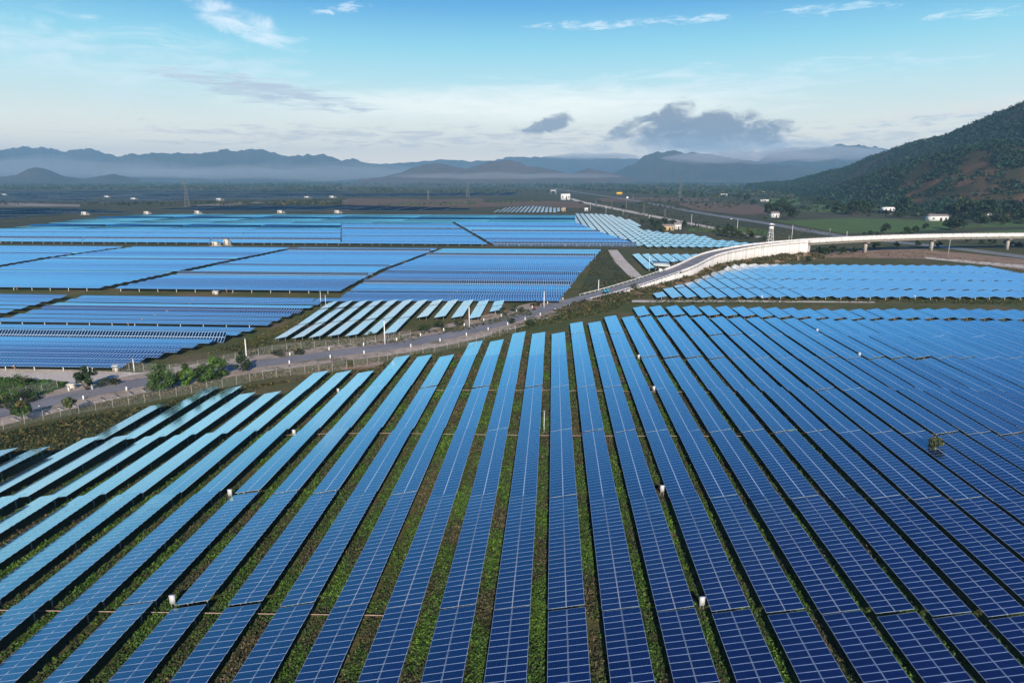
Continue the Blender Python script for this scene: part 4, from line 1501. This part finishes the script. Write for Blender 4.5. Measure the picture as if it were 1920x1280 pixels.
# open shed with a tilted panel roof beside the ramp
b = at(1240, 510)
sh_ = thing('open_shed', tuple(b), 'open steel shed with a tilted pale panel roof beside the ramp', 'shed', R(-6))
g = Geo().add([(-4.2, -2.4, 3.7), (4.2, -2.4, 3.2), (3.6, 2.4, 5.0), (-4.8, 2.4, 5.5), (-4.2, -2.4, 3.55), (4.2, -2.4, 3.05), (3.6, 2.4, 4.85), (-4.8, 2.4, 5.35)],
              [(0, 1, 2, 3), (7, 6, 5, 4), (0, 4, 5, 1), (1, 5, 6, 2), (2, 6, 7, 3), (3, 7, 4, 0)])
g.obj('roof', mat_plain('pale_roof', (.55, .62, .58), .35), sh_)
for q in ((-3, -1.6), (3, -1.6), (3, 1.6), (-3, 1.6)):
    Geo().tube((q[0], q[1], -.2), (q[0], q[1], 3.6 + (q[1] > 0) * 1.2 - q[0] * .05), .12, n=6).obj('post', MST, sh_)
Geo().box((-.6, 0, .9), (1.4, .9, 1.8)).obj('cabinet', MWHITE, sh_)
Geo().box((1.2, .2, .7), (1.2, .9, 1.4)).obj('cabinet', MST, sh_)

# blue three-wheeled cart on the road
p = at(1145, 554, .6)
i = min(range(len(allp)), key=lambda j: (allp[j] - p).length)
q = offs(allp, i, 1.6); t = allp[i + 1] - allp[i - 1]
ct = thing('cargo_trike', (q.x, q.y, q.z + .06), 'small blue three-wheeled cargo truck on the road before the ramp', 'cargo trike', math.atan2(t.y, t.x))
Geo().box((-.5, 0, .95), (1.9, 1.35, .12)).box((-.5, .66, 1.2), (1.9, .06, .5)).box((-.5, -.66, 1.2), (1.9, .06, .5)).box((-1.42, 0, 1.2), (.06, 1.25, .5)).obj('cargo_bed', MBLUE, ct)
Geo().box((1.1, 0, 1.0), (1.1, 1.25, .9), 0, 0, .95).box((1.0, 0, 1.95), (1.0, 1.25, .1)).box((.55, 0, 1.6), (.06, 1.2, .7)).obj('cab', MBLUE, ct)
Geo().box((1.35, 0, 1.68), (.06, 1.1, .48)).obj('windscreen', MDARK, ct)
for wx, wy in ((-.9, .72), (-.9, -.72), (1.35, 0)):
    Geo().tube((wx, wy - .1, .38), (wx, wy + .1, .38), .38, n=14).obj('wheel', MBLACK, ct)

# motorcycle and rider
p = at(1013, 583, .1)
i = min(range(len(allp)), key=lambda j: (allp[j] - p).length)
q = offs(allp, i, -1.8); t = allp[i - 1] - allp[i + 1]; rz = math.atan2(t.y, t.x)
zz = (gz(q.x, q.y) + .17) if i < i_ramp else q.z + .06
mc = thing('motorcycle', (q.x, q.y, zz), 'dark red motorcycle riding along the grey road', 'motorcycle', rz)
for wx in (-.62, .62): Geo().tube((wx, -.06, .3), (wx, .06, .3), .3, n=14).obj('wheel', MBLACK, mc)
Geo().box((0, 0, .52), (.8, .22, .3), 0, 0, .7).tube((.62, 0, .3), (.42, 0, .95), .05).tube((-.62, 0, .32), (-.1, 0, .5), .05).obj('body', MRED, mc)
Geo().box((-.25, 0, .76), (.75, .24, .1)).obj('seat', MBLACK, mc)
Geo().tube((.42, -.32, 1.0), (.42, .32, 1.0), .025).obj('handlebar', MST, mc)


def person_body(joints, edges, name, mat):
    me = bpy.data.meshes.new(name)
    me.from_pydata([j[0] for j in joints], edges, [])
    o = link(name, me)
    md = o.modifiers.new('skin', 'SKIN')
    md.use_smooth_shade = True
    for v, j in zip(me.skin_vertices[0].data, joints):
        v.radius = (j[1], j[1])
    me.skin_vertices[0].data[0].use_root = True
    o.modifiers.new('sub', 'SUBSURF').levels = 1
    me.materials.append(mat)
    return o


J = [((-.22, 0, .92), .15), ((-.18, 0, 1.15), .14), ((-.12, 0, 1.38), .16), ((-.10, 0, 1.50), .06), ((-.06, 0, 1.60), .10), ((-.05, 0, 1.70), .09),
     ((-.10, .2, 1.36), .07), ((.10, .27, 1.16), .05), ((.38, .28, 1.04), .04), ((-.10, -.2, 1.36), .07), ((.10, -.27, 1.16), .05), ((.38, -.28, 1.04), .04),
     ((-.15, .13, .86), .11), ((.22, .17, .78), .08), ((.12, .18, .35), .05), ((.26, .18, .32), .04), ((-.15, -.13, .86), .11), ((.22, -.17, .78), .08), ((.12, -.18, .35), .05), ((.26, -.18, .32), .04)]
E = [(0, 1), (1, 2), (2, 3), (3, 4), (4, 5), (2, 6), (6, 7), (7, 8), (2, 9), (9, 10), (10, 11), (0, 12), (12, 13), (13, 14), (14, 15), (0, 16), (16, 17), (17, 18), (18, 19)]
pe = person_body(J, E, 'person', MRED)
pe.location = (q.x, q.y, zz); pe.rotation_euler = (0, 0, rz)
tag(pe, 'person in dark red riding the motorcycle along the road', 'person')
hm = Geo().tube((-.05, 0, 1.62), (-.05, 0, 1.76), .14, .10, 10).obj('helmet', MBLACK, pe)
tr = Geo().tube((-.17, .12, .88), (.22, .17, .80), .13, .10, 8).tube((.22, .17, .80), (.12, .18, .36), .10, .07, 8).tube((-.17, -.12, .88), (.22, -.17, .80), .13, .10, 8).tube((.22, -.17, .80), (.12, -.18, .36), .10, .07, 8).obj('trousers', MJEAN, pe)

# a car on the highway
p = at(1370, 412)
i = min(range(len(HW)), key=lambda j: (HW[j] - p).length); t = HW[i + 1] - HW[i - 1]
cr_ = thing('car', (p.x, p.y, .25), 'white car driving along the grey highway', 'car', math.atan2(t.y, t.x))
Geo().box((0, 0, .75), (4.6, 1.85, .8)).obj('body', MWHITE, cr_)
Geo().box((-.2, 0, 1.45), (2.5, 1.7, .65), 0, 0, .82).obj('cabin', MDARK, cr_)
for wx, wy in ((-1.4, .85), (1.4, .85), (-1.4, -.85), (1.4, -.85)):
    Geo().tube((wx, wy - .12, .34), (wx, wy + .12, .34), .34, n=12).obj('wheel', MBLACK, cr_)

# ------------------------------------------------------------------ trees and shrubs
def tree_meshes(h, crown_r, lobes, leaves, leaf, tint, seed, low=.35, tall=1.0, dry=.05):
    global rng
    keep_ = rng; rng = np.random.default_rng(seed)
    rd = random.Random(seed)
    gt_, gc = Geo(), Geo()
    base_r = .035 * h + .06
    fork = Vector((rd.uniform(-.1, .1), rd.uniform(-.1, .1), h * low))
    gt_.tube((0, 0, -.3), fork, base_r, base_r * .7, 8)
    C, Rr = [], []
    for i in range(lobes):
        a = i * 2.4 + rd.uniform(-.4, .4); q = rd.random()
        rr = crown_r * (.35 + .5 * rd.random())
        c = Vector((math.cos(a) * rr, math.sin(a) * rr, h * (low + .12 + (1 - low - .22) * rd.random() * (1.1 - rr / crown_r * .5))))
        C.append(c); Rr.append(crown_r * rd.uniform(.30, .52))
        if i % 2 == 0:
            mid = fork.lerp(c, .5) + Vector((0, 0, -.1 * h * rd.random()))
            gt_.tube(fork, mid, base_r * .5, base_r * .32, 6).tube(mid, c, base_r * .32, base_r * .1, 5)
    C.append(Vector((0, 0, h * .86))); Rr.append(crown_r * .42)
    Cn = np.array([tuple(c) for c in C]); Rn = np.array(Rr)
    leafcloud(gc, Cn, Rn, leaves // len(C), leaf, tints(len(C), tint, .28, dry), .85 * tall, .35, .25)
    rng = keep_
    return gt_.mesh('trunk', [MTRUNK]), gc.mesh('crown', [MLEAF])


def place_tree(name, pos, meshes, label, cat, scale=1.0, rz=None, group=None):
    r = thing(name, tuple(pos), label, cat, random.uniform(0, 6.28) if rz is None else rz, group)
    r.scale = (scale,) * 3
    link('trunk', meshes[0], r); link('crown', meshes[1], r)
    return r


DKG, MDG, BRG = (.024, .048, .018), (.046, .092, .022), (.072, .148, .026)
near_trees = [((307, 732), 5.2, 2.7, 12, 2600, MDG, 'round dense green tree at the road edge, largest left of the fence bend', .02),
              ((351, 722), 4.4, 1.9, 8, 1700, BRG, 'light green tree just right of the largest roadside tree', .02),
              ((385, 715), 3.4, 2.2, 8, 1500, MDG, 'low bushy tree in the middle of the roadside clump', .02),
              ((403, 708), 4.6, 2.3, 9, 2000, BRG, 'bright green tree at the right end of the roadside clump', .02),
              ((455, 697), 4.6, 1.5, 7, 1300, DKG, 'slim dark tree right of the roadside clump', .04),
              ((163, 732), 5.0, 1.8, 8, 1700, DKG, 'dark blue-green tree beside the leaning white pole', .02),
              ((43, 790), 3.6, 2.0, 7, 1500, MDG, 'small rounded tree on the near road verge at lower left', .3),
              ((132, 777), 3.2, 1.3, 6, 700, (.07, .095, .035), 'sparse pale sapling by the fence on the rocky verge', .35),
              ((1750, 852), 3.4, 1.3, 6, 500, (.09, .11, .05), 'pale sapling poking up between the right-hand rows', .2)]
for k, (px, h, cr, lb, lv, tn, lab, lo) in enumerate(near_trees):
    b = at(*px)
    place_tree('tree', b, tree_meshes(h * (1.3 if k < 8 else 1.0), cr * (1.3 if k < 6 else 1.1), lb + 4, int(lv * 1.6), .40, tn, 100 + k, lo), lab, 'tree')

shrubs = [((6, 752), 8.5, (.070, .150, .022), 'big bright green bush cut by the left edge'), ((34, 724), 5.0, (.060, .130, .022), 'lower bright green bush right of the big edge bush'), ((52, 752), 4.6, (.026, .045, .022), 'dark low bush below the green patch'), ((200, 724), 3.2, (.045, .062, .028), 'silvery shrub right of the leaning white pole'), ((216, 721), 2.4, (.03, .035, .03), 'dark purple-grey shrub at the road bend'),
          ((522, 668), 3.0, (.030, .042, .028), 'dark shrub by the far road fence, left of two'), ((560, 664), 2.8, (.034, .045, .026), 'dark shrub by the far road fence, right of two'),
          ((695, 635), 3.4, (.040, .060, .018), 'green shrub at the near ends of the roadside tables'), ((795, 622), 4.0, (.032, .055, .016), 'broad dark shrub between road and short tables, left of two'),
          ((825, 616), 4.0, (.036, .058, .018), 'broad dark shrub between road and short tables, middle one'), ((862, 610), 3.6, (.042, .058, .022), 'broad olive shrub between road and short tables, right one'),
          ((945, 590), 4.2, (.026, .044, .016), 'dark bush clump hiding the last short table'), ((968, 585), 4.2, (.022, .038, .014), 'dark bush left of the motorcyclist'),
          ((1003, 575), 3.6, (.022, .038, .014), 'dark bush behind the white pole by the motorcyclist'),
          ((995, 610), 3.6, (.028, .048, .018), 'leafy bush on the verge above the middle table ends'), ((960, 606), 2.6, (.034, .05, .02), 'small bush on the near verge of the road'),
          ((1190, 548), 4.4, (.034, .048, .02), 'tall weedy bush under the ramp guard rail'), ((1345, 500), 4.0, (.03, .05, .018), 'green bush at the foot of the white ramp wall'),
          ((1390, 492), 3.0, (.05, .055, .03), 'dry bush at the top of the bank under the wall'), ((1366, 492), 2.8, (.04, .05, .025), 'olive bush against the white wall'),
          ((1452, 478), 2.6, (.05, .052, .03), 'dry shrub on the red bank before the abutment'), ((1467, 477), 2.4, (.05, .052, .03), 'second dry shrub beside the abutment'),
          ((1310, 512), 2.8, (.042, .05, .025), 'scrubby bush half way up the ramp bank')]
for k, (px, sz, tn, lab) in enumerate(shrubs):
    b = at(*px); b.z = surf_z(b.x, b.y)
    tm, cm = tree_meshes(sz * .62, sz * .62, 7, 700, .32, tn, 300 + k, .18, .8, .1)
    place_tree('shrub', b, (tm, cm), lab, 'shrub')

# mid-distance trees in the fields: a few kinds, each tree its own thing
kinds = [tree_meshes(9, 5.0, 11, 700, 1.15, DKG, 501, .2), tree_meshes(8, 4.2, 9, 600, 1.1, (.028, .050, .018), 502, .22), tree_meshes(11, 4.4, 11, 700, 1.15, (.020, .036, .016), 503, .2, 1.15),
         tree_meshes(6, 4.6, 9, 500, 1.0, (.034, .050, .020), 504, .12)]
mid = [(1456, 400, 1.6), (1440, 404, 1.2), (1475, 398, 1.8), (1468, 392, 1.5), (1488, 408, 1.3), (1478, 412, 1.2), (1412, 385, 1.2), (1400, 378, 1.6), (1386, 374, 1.6), (1520, 378, 1.5), (1540, 382, 1.6), (1558, 392, 1.6),
       (1570, 398, 1.6), (1585, 400, 1.5), (1600, 403, 1.4), (1615, 400, 1.6), (1630, 398, 1.4), (1692, 402, 1.7), (1700, 396, 1.8), (1690, 408, 1.2), (1720, 404, 1.2), (1735, 408, 1.0),
       (1785, 404, 2.2), (1800, 406, 2.4), (1815, 400, 2.4), (1830, 408, 2.2), (1848, 412, 2.0), (1780, 430, 1.3), (1795, 432, 1.4), (1805, 428, 1.2), (1890, 408, 1.8), (1905, 412, 1.6), (1880, 422, 1.5),
       (1868, 416, 1.4), (1918, 416, 1.5), (1925, 404, 1.6), (1838, 424, 1.2), (1660, 438, 0.95), (1645, 441, 0.6), (1632, 441, 0.6), (1700, 438, 0.85), (1708, 441, 0.7), (1716, 438, 0.7), (1690, 441, 0.6), (1735, 431, 0.75), (1620, 441, .5),
       (1353, 440, 1.0), (1365, 444, 1.1), (1378, 446, 1.0), (1390, 448, 0.9), (1408, 448, 1.0), (1432, 452, .7), (1345, 436, .8), (1245, 425, 1.0), (1232, 430, 1.0), (1220, 426, 1.0), (1206, 420, .9), (1242, 434, .9), (1283, 428, 0.9), (1262, 424, .8),
       (1168, 392, .9), (1278, 378, 1.2), (1300, 372, 1.2), (1230, 372, 1.2), (1255, 380, .8), (1515, 492, .5), (1560, 478, 0.7), (1545, 480, .7), (1535, 478, .6), (1580, 477, .6), (1600, 476, .7), (1640, 466, .7), (1680, 464, .7), (1720, 462, .6), (1760, 464, .7), (1840, 458, .7), (1860, 459, .7), (1890, 462, .8), (1910, 464, .8), (1815, 456, .6)]
mid.sort()
for k, (px, py, sc) in enumerate(mid):
    b = at(px, py)
    place_tree('tree', b, kinds[(k * 7) % 4], f"dark bushy tree in the fields along highway and bridge, {ordn(k + 1)} from the left", 'tree', sc * random.uniform(.9, 1.1) * (1.25 if px > 1430 and py < 426 else .85), None, 'field trees beyond the plant')

# far woodland: belts on the plain, one mass
g = Geo()


def wood(pxs, count, r0, r1, tint, per=7, dens=None):
    pg = [(at(*q).x, at(*q).y) for q in pxs]
    ys = [math.log(p[1]) for p in pg]
    P = []
    rnd = random.Random(len(pxs) * 31 + count)
    tries = 0
    while len(P) < count and tries < count * 30:
        tries += 1
        y = math.exp(rnd.uniform(min(ys), max(ys)))
        xs = [p[0] / p[1] for p in pg]
        x = rnd.uniform(min(xs), max(xs)) * y
        if not inside(pg, x, y): continue
        if dens and mnoise.noise(Vector((x * .004, y * .0022, count))) < rnd.uniform(-dens, dens): continue
        P.append((x, y, 0))
    P = np.array(P)
    if not len(P): return
    rad = rng.uniform(r0, r1, len(P)) * np.clip(P[:, 1] / 1800, .8, 2.2)
    P[:, 2] = rad * .6
    leafcloud(g, P, rad, per, rad * 1.0, tints(len(P), tint, .35, .08), .7)


wood([(1010, 352), (1250, 366), (1420, 378), (1640, 390), (1500, 345), (1200, 340), (1000, 340)], 4200, 3, 5.5, DKG, 8, .3)
wood([(1640, 392), (1800, 396), (1990, 398), (1990, 388), (1800, 386), (1640, 384)], 420, 3, 5, DKG, 9, .3)
wood([(500, 344), (800, 348), (1060, 354), (1060, 340), (800, 339), (500, 339)], 1600, 3, 5, DKG, 7, .3)
wood([(-120, 356), (300, 356), (640, 360), (640, 343), (300, 340), (-120, 340)], 3600, 3, 5, DKG, 7, .2)
wood([(650, 362), (900, 362), (1040, 362), (1040, 354), (900, 352), (650, 352)], 500, 2.5, 4, DKG, 7, .3)
wood([(-120, 396), (120, 391), (300, 389), (640, 384), (640, 376), (300, 380), (-120, 380)], 700, 2, 4, (.028, .044, .020), 8, .3)
wood([(700, 386), (780, 380), (900, 378), (1010, 376), (1010, 380), (900, 383), (780, 387)], 150, 2, 3.6, MDG, 8)
wood([(1090, 390), (1280, 430), (1340, 440), (1420, 448), (1430, 435), (1300, 404), (1120, 374)], 220, 1.2, 2.6, (.04, .055, .022), 8)
wood([(1200, 392), (1330, 396), (1430, 380), (1400, 372), (1280, 368), (1180, 374)], 200, 2.2, 4, (.030, .044, .018), 8)
wood([(1430, 412), (1600, 405), (1800, 410), (1990, 428), (1990, 400), (1800, 396), (1500, 388)], 620, 2.4, 5, (.024, .040, .017), 10, .3)
tag(g.obj('woodland', MLEAF), 'dark woodland spread over the far plain below the mountains', 'woodland', None, 'stuff')

# weeds between the rows and rough vegetation on verges
g = Geo()
P, T_, Rd, Sz = [], [], [], []
rnd = random.Random(5)
for k in range(-24, 30):
    wc = P0 + PITCHW * (k + .5)
    for _ in range(4200):
        s = 42 + (240 - 42) * rnd.random() ** 1.5
        u = rnd.gauss(0, .62) - .1
        w = wc + max(-1.25, min(1.2, u))
        x, y = xy(w, s)
        px = pix((x, y, 0))
        if not (-20 < px[0] < 1940 and px[1] < 1300): continue
        if s > row_end.get(k, 247 if k > kmax else 100) + 6: continue
        dn = .15 + 1.25 * mnoise.noise(Vector((x * .10, y * .055, 2))) + .6 * mnoise.noise(Vector((x * .45, y * .35, 7)))
        if dn < rnd.uniform(-.8, .2): continue
        P.append((x, y, gz(x, y) + .16)); Rd.append((rnd.uniform(.20, .50) if rnd.random() < .92 else rnd.uniform(.55, .85)) * (1 + .5 * max(0, dn)))
        hue = mnoise.noise(Vector((x * .2, y * .12, 11))) + rnd.gauss(0, .25) - max(0, s - 85) * .0035
        b_ = (.052, .112, .020) if hue > -.12 else (.062, .066, .034)
        if hue > .38: b_ = (.085, .165, .024)
        if hue < -.62: b_ = (.115, .095, .055)
        T_.append(b_); Sz.append(.20 + .0009 * s)
leafcloud(g, np.array(P), np.array(Rd), 13, np.array(Sz), np.array(T_), .65, .3)
print('WEEDS', len(P))
tag(g.obj('weeds', MLEAF), 'green weeds growing in the gaps between the solar tables', 'weeds', None, 'stuff')

g = Geo()


def scrub(pxs, count, r0, r1, base, dry, leaf=.45, per=9):
    pg = [(at(*q).x, at(*q).y) for q in pxs]
    P = []; rnd = random.Random(count)
    xs, ys = [p[0] for p in pg], [p[1] for p in pg]
    t = 0
    while len(P) < count and t < count * 25:
        t += 1
        x, y = rnd.uniform(min(xs), max(xs)), rnd.uniform(min(ys), max(ys))
        if inside(pg, x, y) and mnoise.noise(Vector((x * .09, y * .09, count))) > rnd.uniform(-.5, .3): P.append((x, y, gz(x, y) + .12))
    if P: leafcloud(g, np.array(P), rng.uniform(r0, r1, len(P)), per, leaf, tints(len(P), base, .3, dry), .6)


scrub([(-60, 850), (0, 812), (130, 786), (300, 756), (440, 726), (560, 712), (450, 735), (300, 772), (150, 845), (-60, 880)], 2600, .25, .6, (.034, .048, .016), .25)
scrub([(-60, 768), (-60, 706), (60, 711), (128, 718), (90, 738), (30, 752)], 1100, .4, .95, (.045, .110, .018), .0)
scrub([(-60, 775), (-60, 745), (60, 738), (80, 748), (30, 766)], 400, .5, 1.0, (.022, .036, .018), .1)
scrub([(560, 708), (700, 690), (760, 672), (800, 668), (740, 690), (700, 704), (600, 712)], 500, .2, .5, (.045, .055, .022), .35)
scrub([(880, 650), (980, 618), (1080, 598), (1160, 578), (1190, 560), (1240, 545), (1160, 556), (1060, 582), (960, 610)], 1500, .3, .8, (.036, .055, .020), .25)
scrub([(1180, 560), (1240, 538), (1320, 512), (1370, 496), (1420, 487), (1380, 500), (1300, 528), (1230, 556)], 900, .3, .8, (.045, .055, .026), .4)
scrub([(1180, 572), (1500, 566), (1960, 572), (1960, 562), (1500, 560), (1220, 562)], 1100, .25, .6, (.036, .060, .018), .25)
scrub([(400, 652), (500, 640), (760, 630), (900, 606), (990, 580), (1000, 590), (880, 618), (760, 642), (620, 655), (470, 664)], 1300, .3, .8, (.038, .055, .020), .25)
scrub([(370, 670), (620, 570), (600, 585), (500, 637), (430, 652)], 800, .25, .6, (.06, .075, .022), .3)
scrub([(1085, 552), (1122, 472), (1142, 472), (1170, 515), (1200, 522), (1130, 545)], 900, .25, .6, (.034, .050, .018), .25)
scrub([(1500, 482), (1700, 470), (1940, 500), (1940, 512), (1760, 486)], 350, .3, .7, (.06, .06, .03), .5)
scrub([(1340, 446), (1440, 450), (1600, 440), (1480, 425), (1360, 425), (1300, 420)], 700, .5, 1.1, (.042, .052, .022), .35, .7)
scrub([(1080, 395), (1300, 440), (1340, 430), (1200, 390), (1090, 375)], 600, .6, 1.3, (.045, .055, .024), .4, .9)
scrub([(150, 765), (300, 735), (440, 706), (600, 690), (700, 676), (690, 684), (560, 700), (430, 718), (280, 748), (150, 776)], 700, .2, .5, (.05, .055, .03), .45)
P, T_ = [], []
rnd = random.Random(77)
for _ in range(3200):
    i = rnd.randrange(BI0, BI0 + len(BANKH) - 1); k = rnd.uniform(4.8, 13)
    p = offs(allp, i, k)
    if mnoise.noise(Vector((p.x * .12, p.y * .12, 1))) < rnd.uniform(-.5, .35): continue
    P.append((p.x, p.y, surf_z(p.x, p.y) + .45)); T_.append((.045, .06, .022) if rnd.random() < .6 else (.11, .09, .045))
leafcloud(g, np.array(P), rng.uniform(.5, 1.4, len(P)), 12, .75, np.array(T_), .75)
tag(g.obj('scrub', MLEAF), 'rough grass and scrub on verges, banks and strips round the fields', 'scrub', None, 'stuff')

# loose stones on the verge between fence and road
g = Geo()
rnd = random.Random(9)
cube_f = [(3, 2, 1, 0), (4, 5, 6, 7), (0, 1, 5, 4), (1, 2, 6, 5), (2, 3, 7, 6), (3, 0, 4, 7)]
for _ in range(9000):
    i = rnd.randrange(4, i_ramp)
    k = rnd.uniform(6.2, 9.5)
    p = offs(allp, i, k)
    u = pix(p)
    dn = mnoise.noise(Vector((p.x * .06, p.y * .06, 5)))
    if not (-10 < u[0] < (340 if rnd.random() < .9 else 1150)) or dn < rnd.uniform(-.3, .4): continue
    s = rnd.uniform(.12, .38)
    V = [(p.x + s * a * rnd.uniform(.5, 1), p.y + s * b_ * rnd.uniform(.5, 1), gz(p.x, p.y) + s * (.25 + c * rnd.uniform(.4, .8))) for c in (-.5, .5) for a, b_ in ((-1, -1), (1, -1), (1, 1), (-1, 1))]
    g.add(V, cube_f)
tag(g.obj('gravel', MROCK), 'loose grey stones on the verge between road and fence', 'stones', None, 'stuff')

# ------------------------------------------------------------------ air
def volume_mat(name, col, dens, aniso=0.0):
    m = bpy.data.materials.new(name); m.use_nodes = True
    nt = m.node_tree; nt.nodes.clear()
    o = nt.nodes.new('ShaderNodeOutputMaterial'); v = nt.nodes.new('ShaderNodeVolumePrincipled')
    v.inputs['Color'].default_value = (*col, 1)
    v.inputs['Density'].default_value = dens
    v.inputs['Anisotropy'].default_value = aniso
    nt.links.new(v.outputs[0], o.inputs['Volume'])
    return m


HAZE = Geo().box((0, 5400, 300), (32000, 17200, 614)).obj('haze', volume_mat('haze_air', (.36, .70, 1.0), 9.5e-5))
tag(HAZE, kind='stuff')


def mist_bank(name, px, py, dist, hw_px, hh_px, depth, dens, seed):
    """a low bank of mist: a lumpy closed body of thin volume at its own distance"""
    import bmesh
    c = far(px, py, dist)
    sx, sz = hw_px / 1316 * dist, hh_px / 1316 * dist
    bm = bmesh.new()
    bmesh.ops.create_icosphere(bm, subdivisions=5, radius=1.0)
    rot = Matrix.Rotation(-math.atan2(c.x, c.y), 3, 'Z')
    for v in bm.verts:
        k = 1 + .85 * mnoise.fractal(Vector((v.co.x * 2.6, v.co.y * 2, v.co.z * .9 + seed)), .9, 2, 4)
        v.co = rot @ Vector((v.co.x * sx, v.co.y * depth, v.co.z * k * sz * (1.25 if v.co.z > 0 else .8)))
    me = bpy.data.meshes.new(name); bm.to_mesh(me); bm.free()
    me.materials.append(volume_mat('mist_air', (.93, .95, 1.0), dens))
    o = link(name, me); o.location = c
    return tag(o, None, None, None, 'stuff')


mist_bank('mist', 1400, 296, 7300, 150, 11, 450, .0016, 1)
mist_bank('mist', 1545, 291, 9000, 100, 10, 500, .0030, 2)
mist_bank('mist', 1110, 294, 11000, 90, 5, 500, .0020, 3)
mist_bank('mist', 560, 327, 8200, 330, 13, 700, .0005, 4)
mist_bank('mist', 150, 322, 9500, 330, 14, 700, .0006, 5)
mist_bank('mist', 950, 331, 6000, 220, 6, 400, .0006, 6)
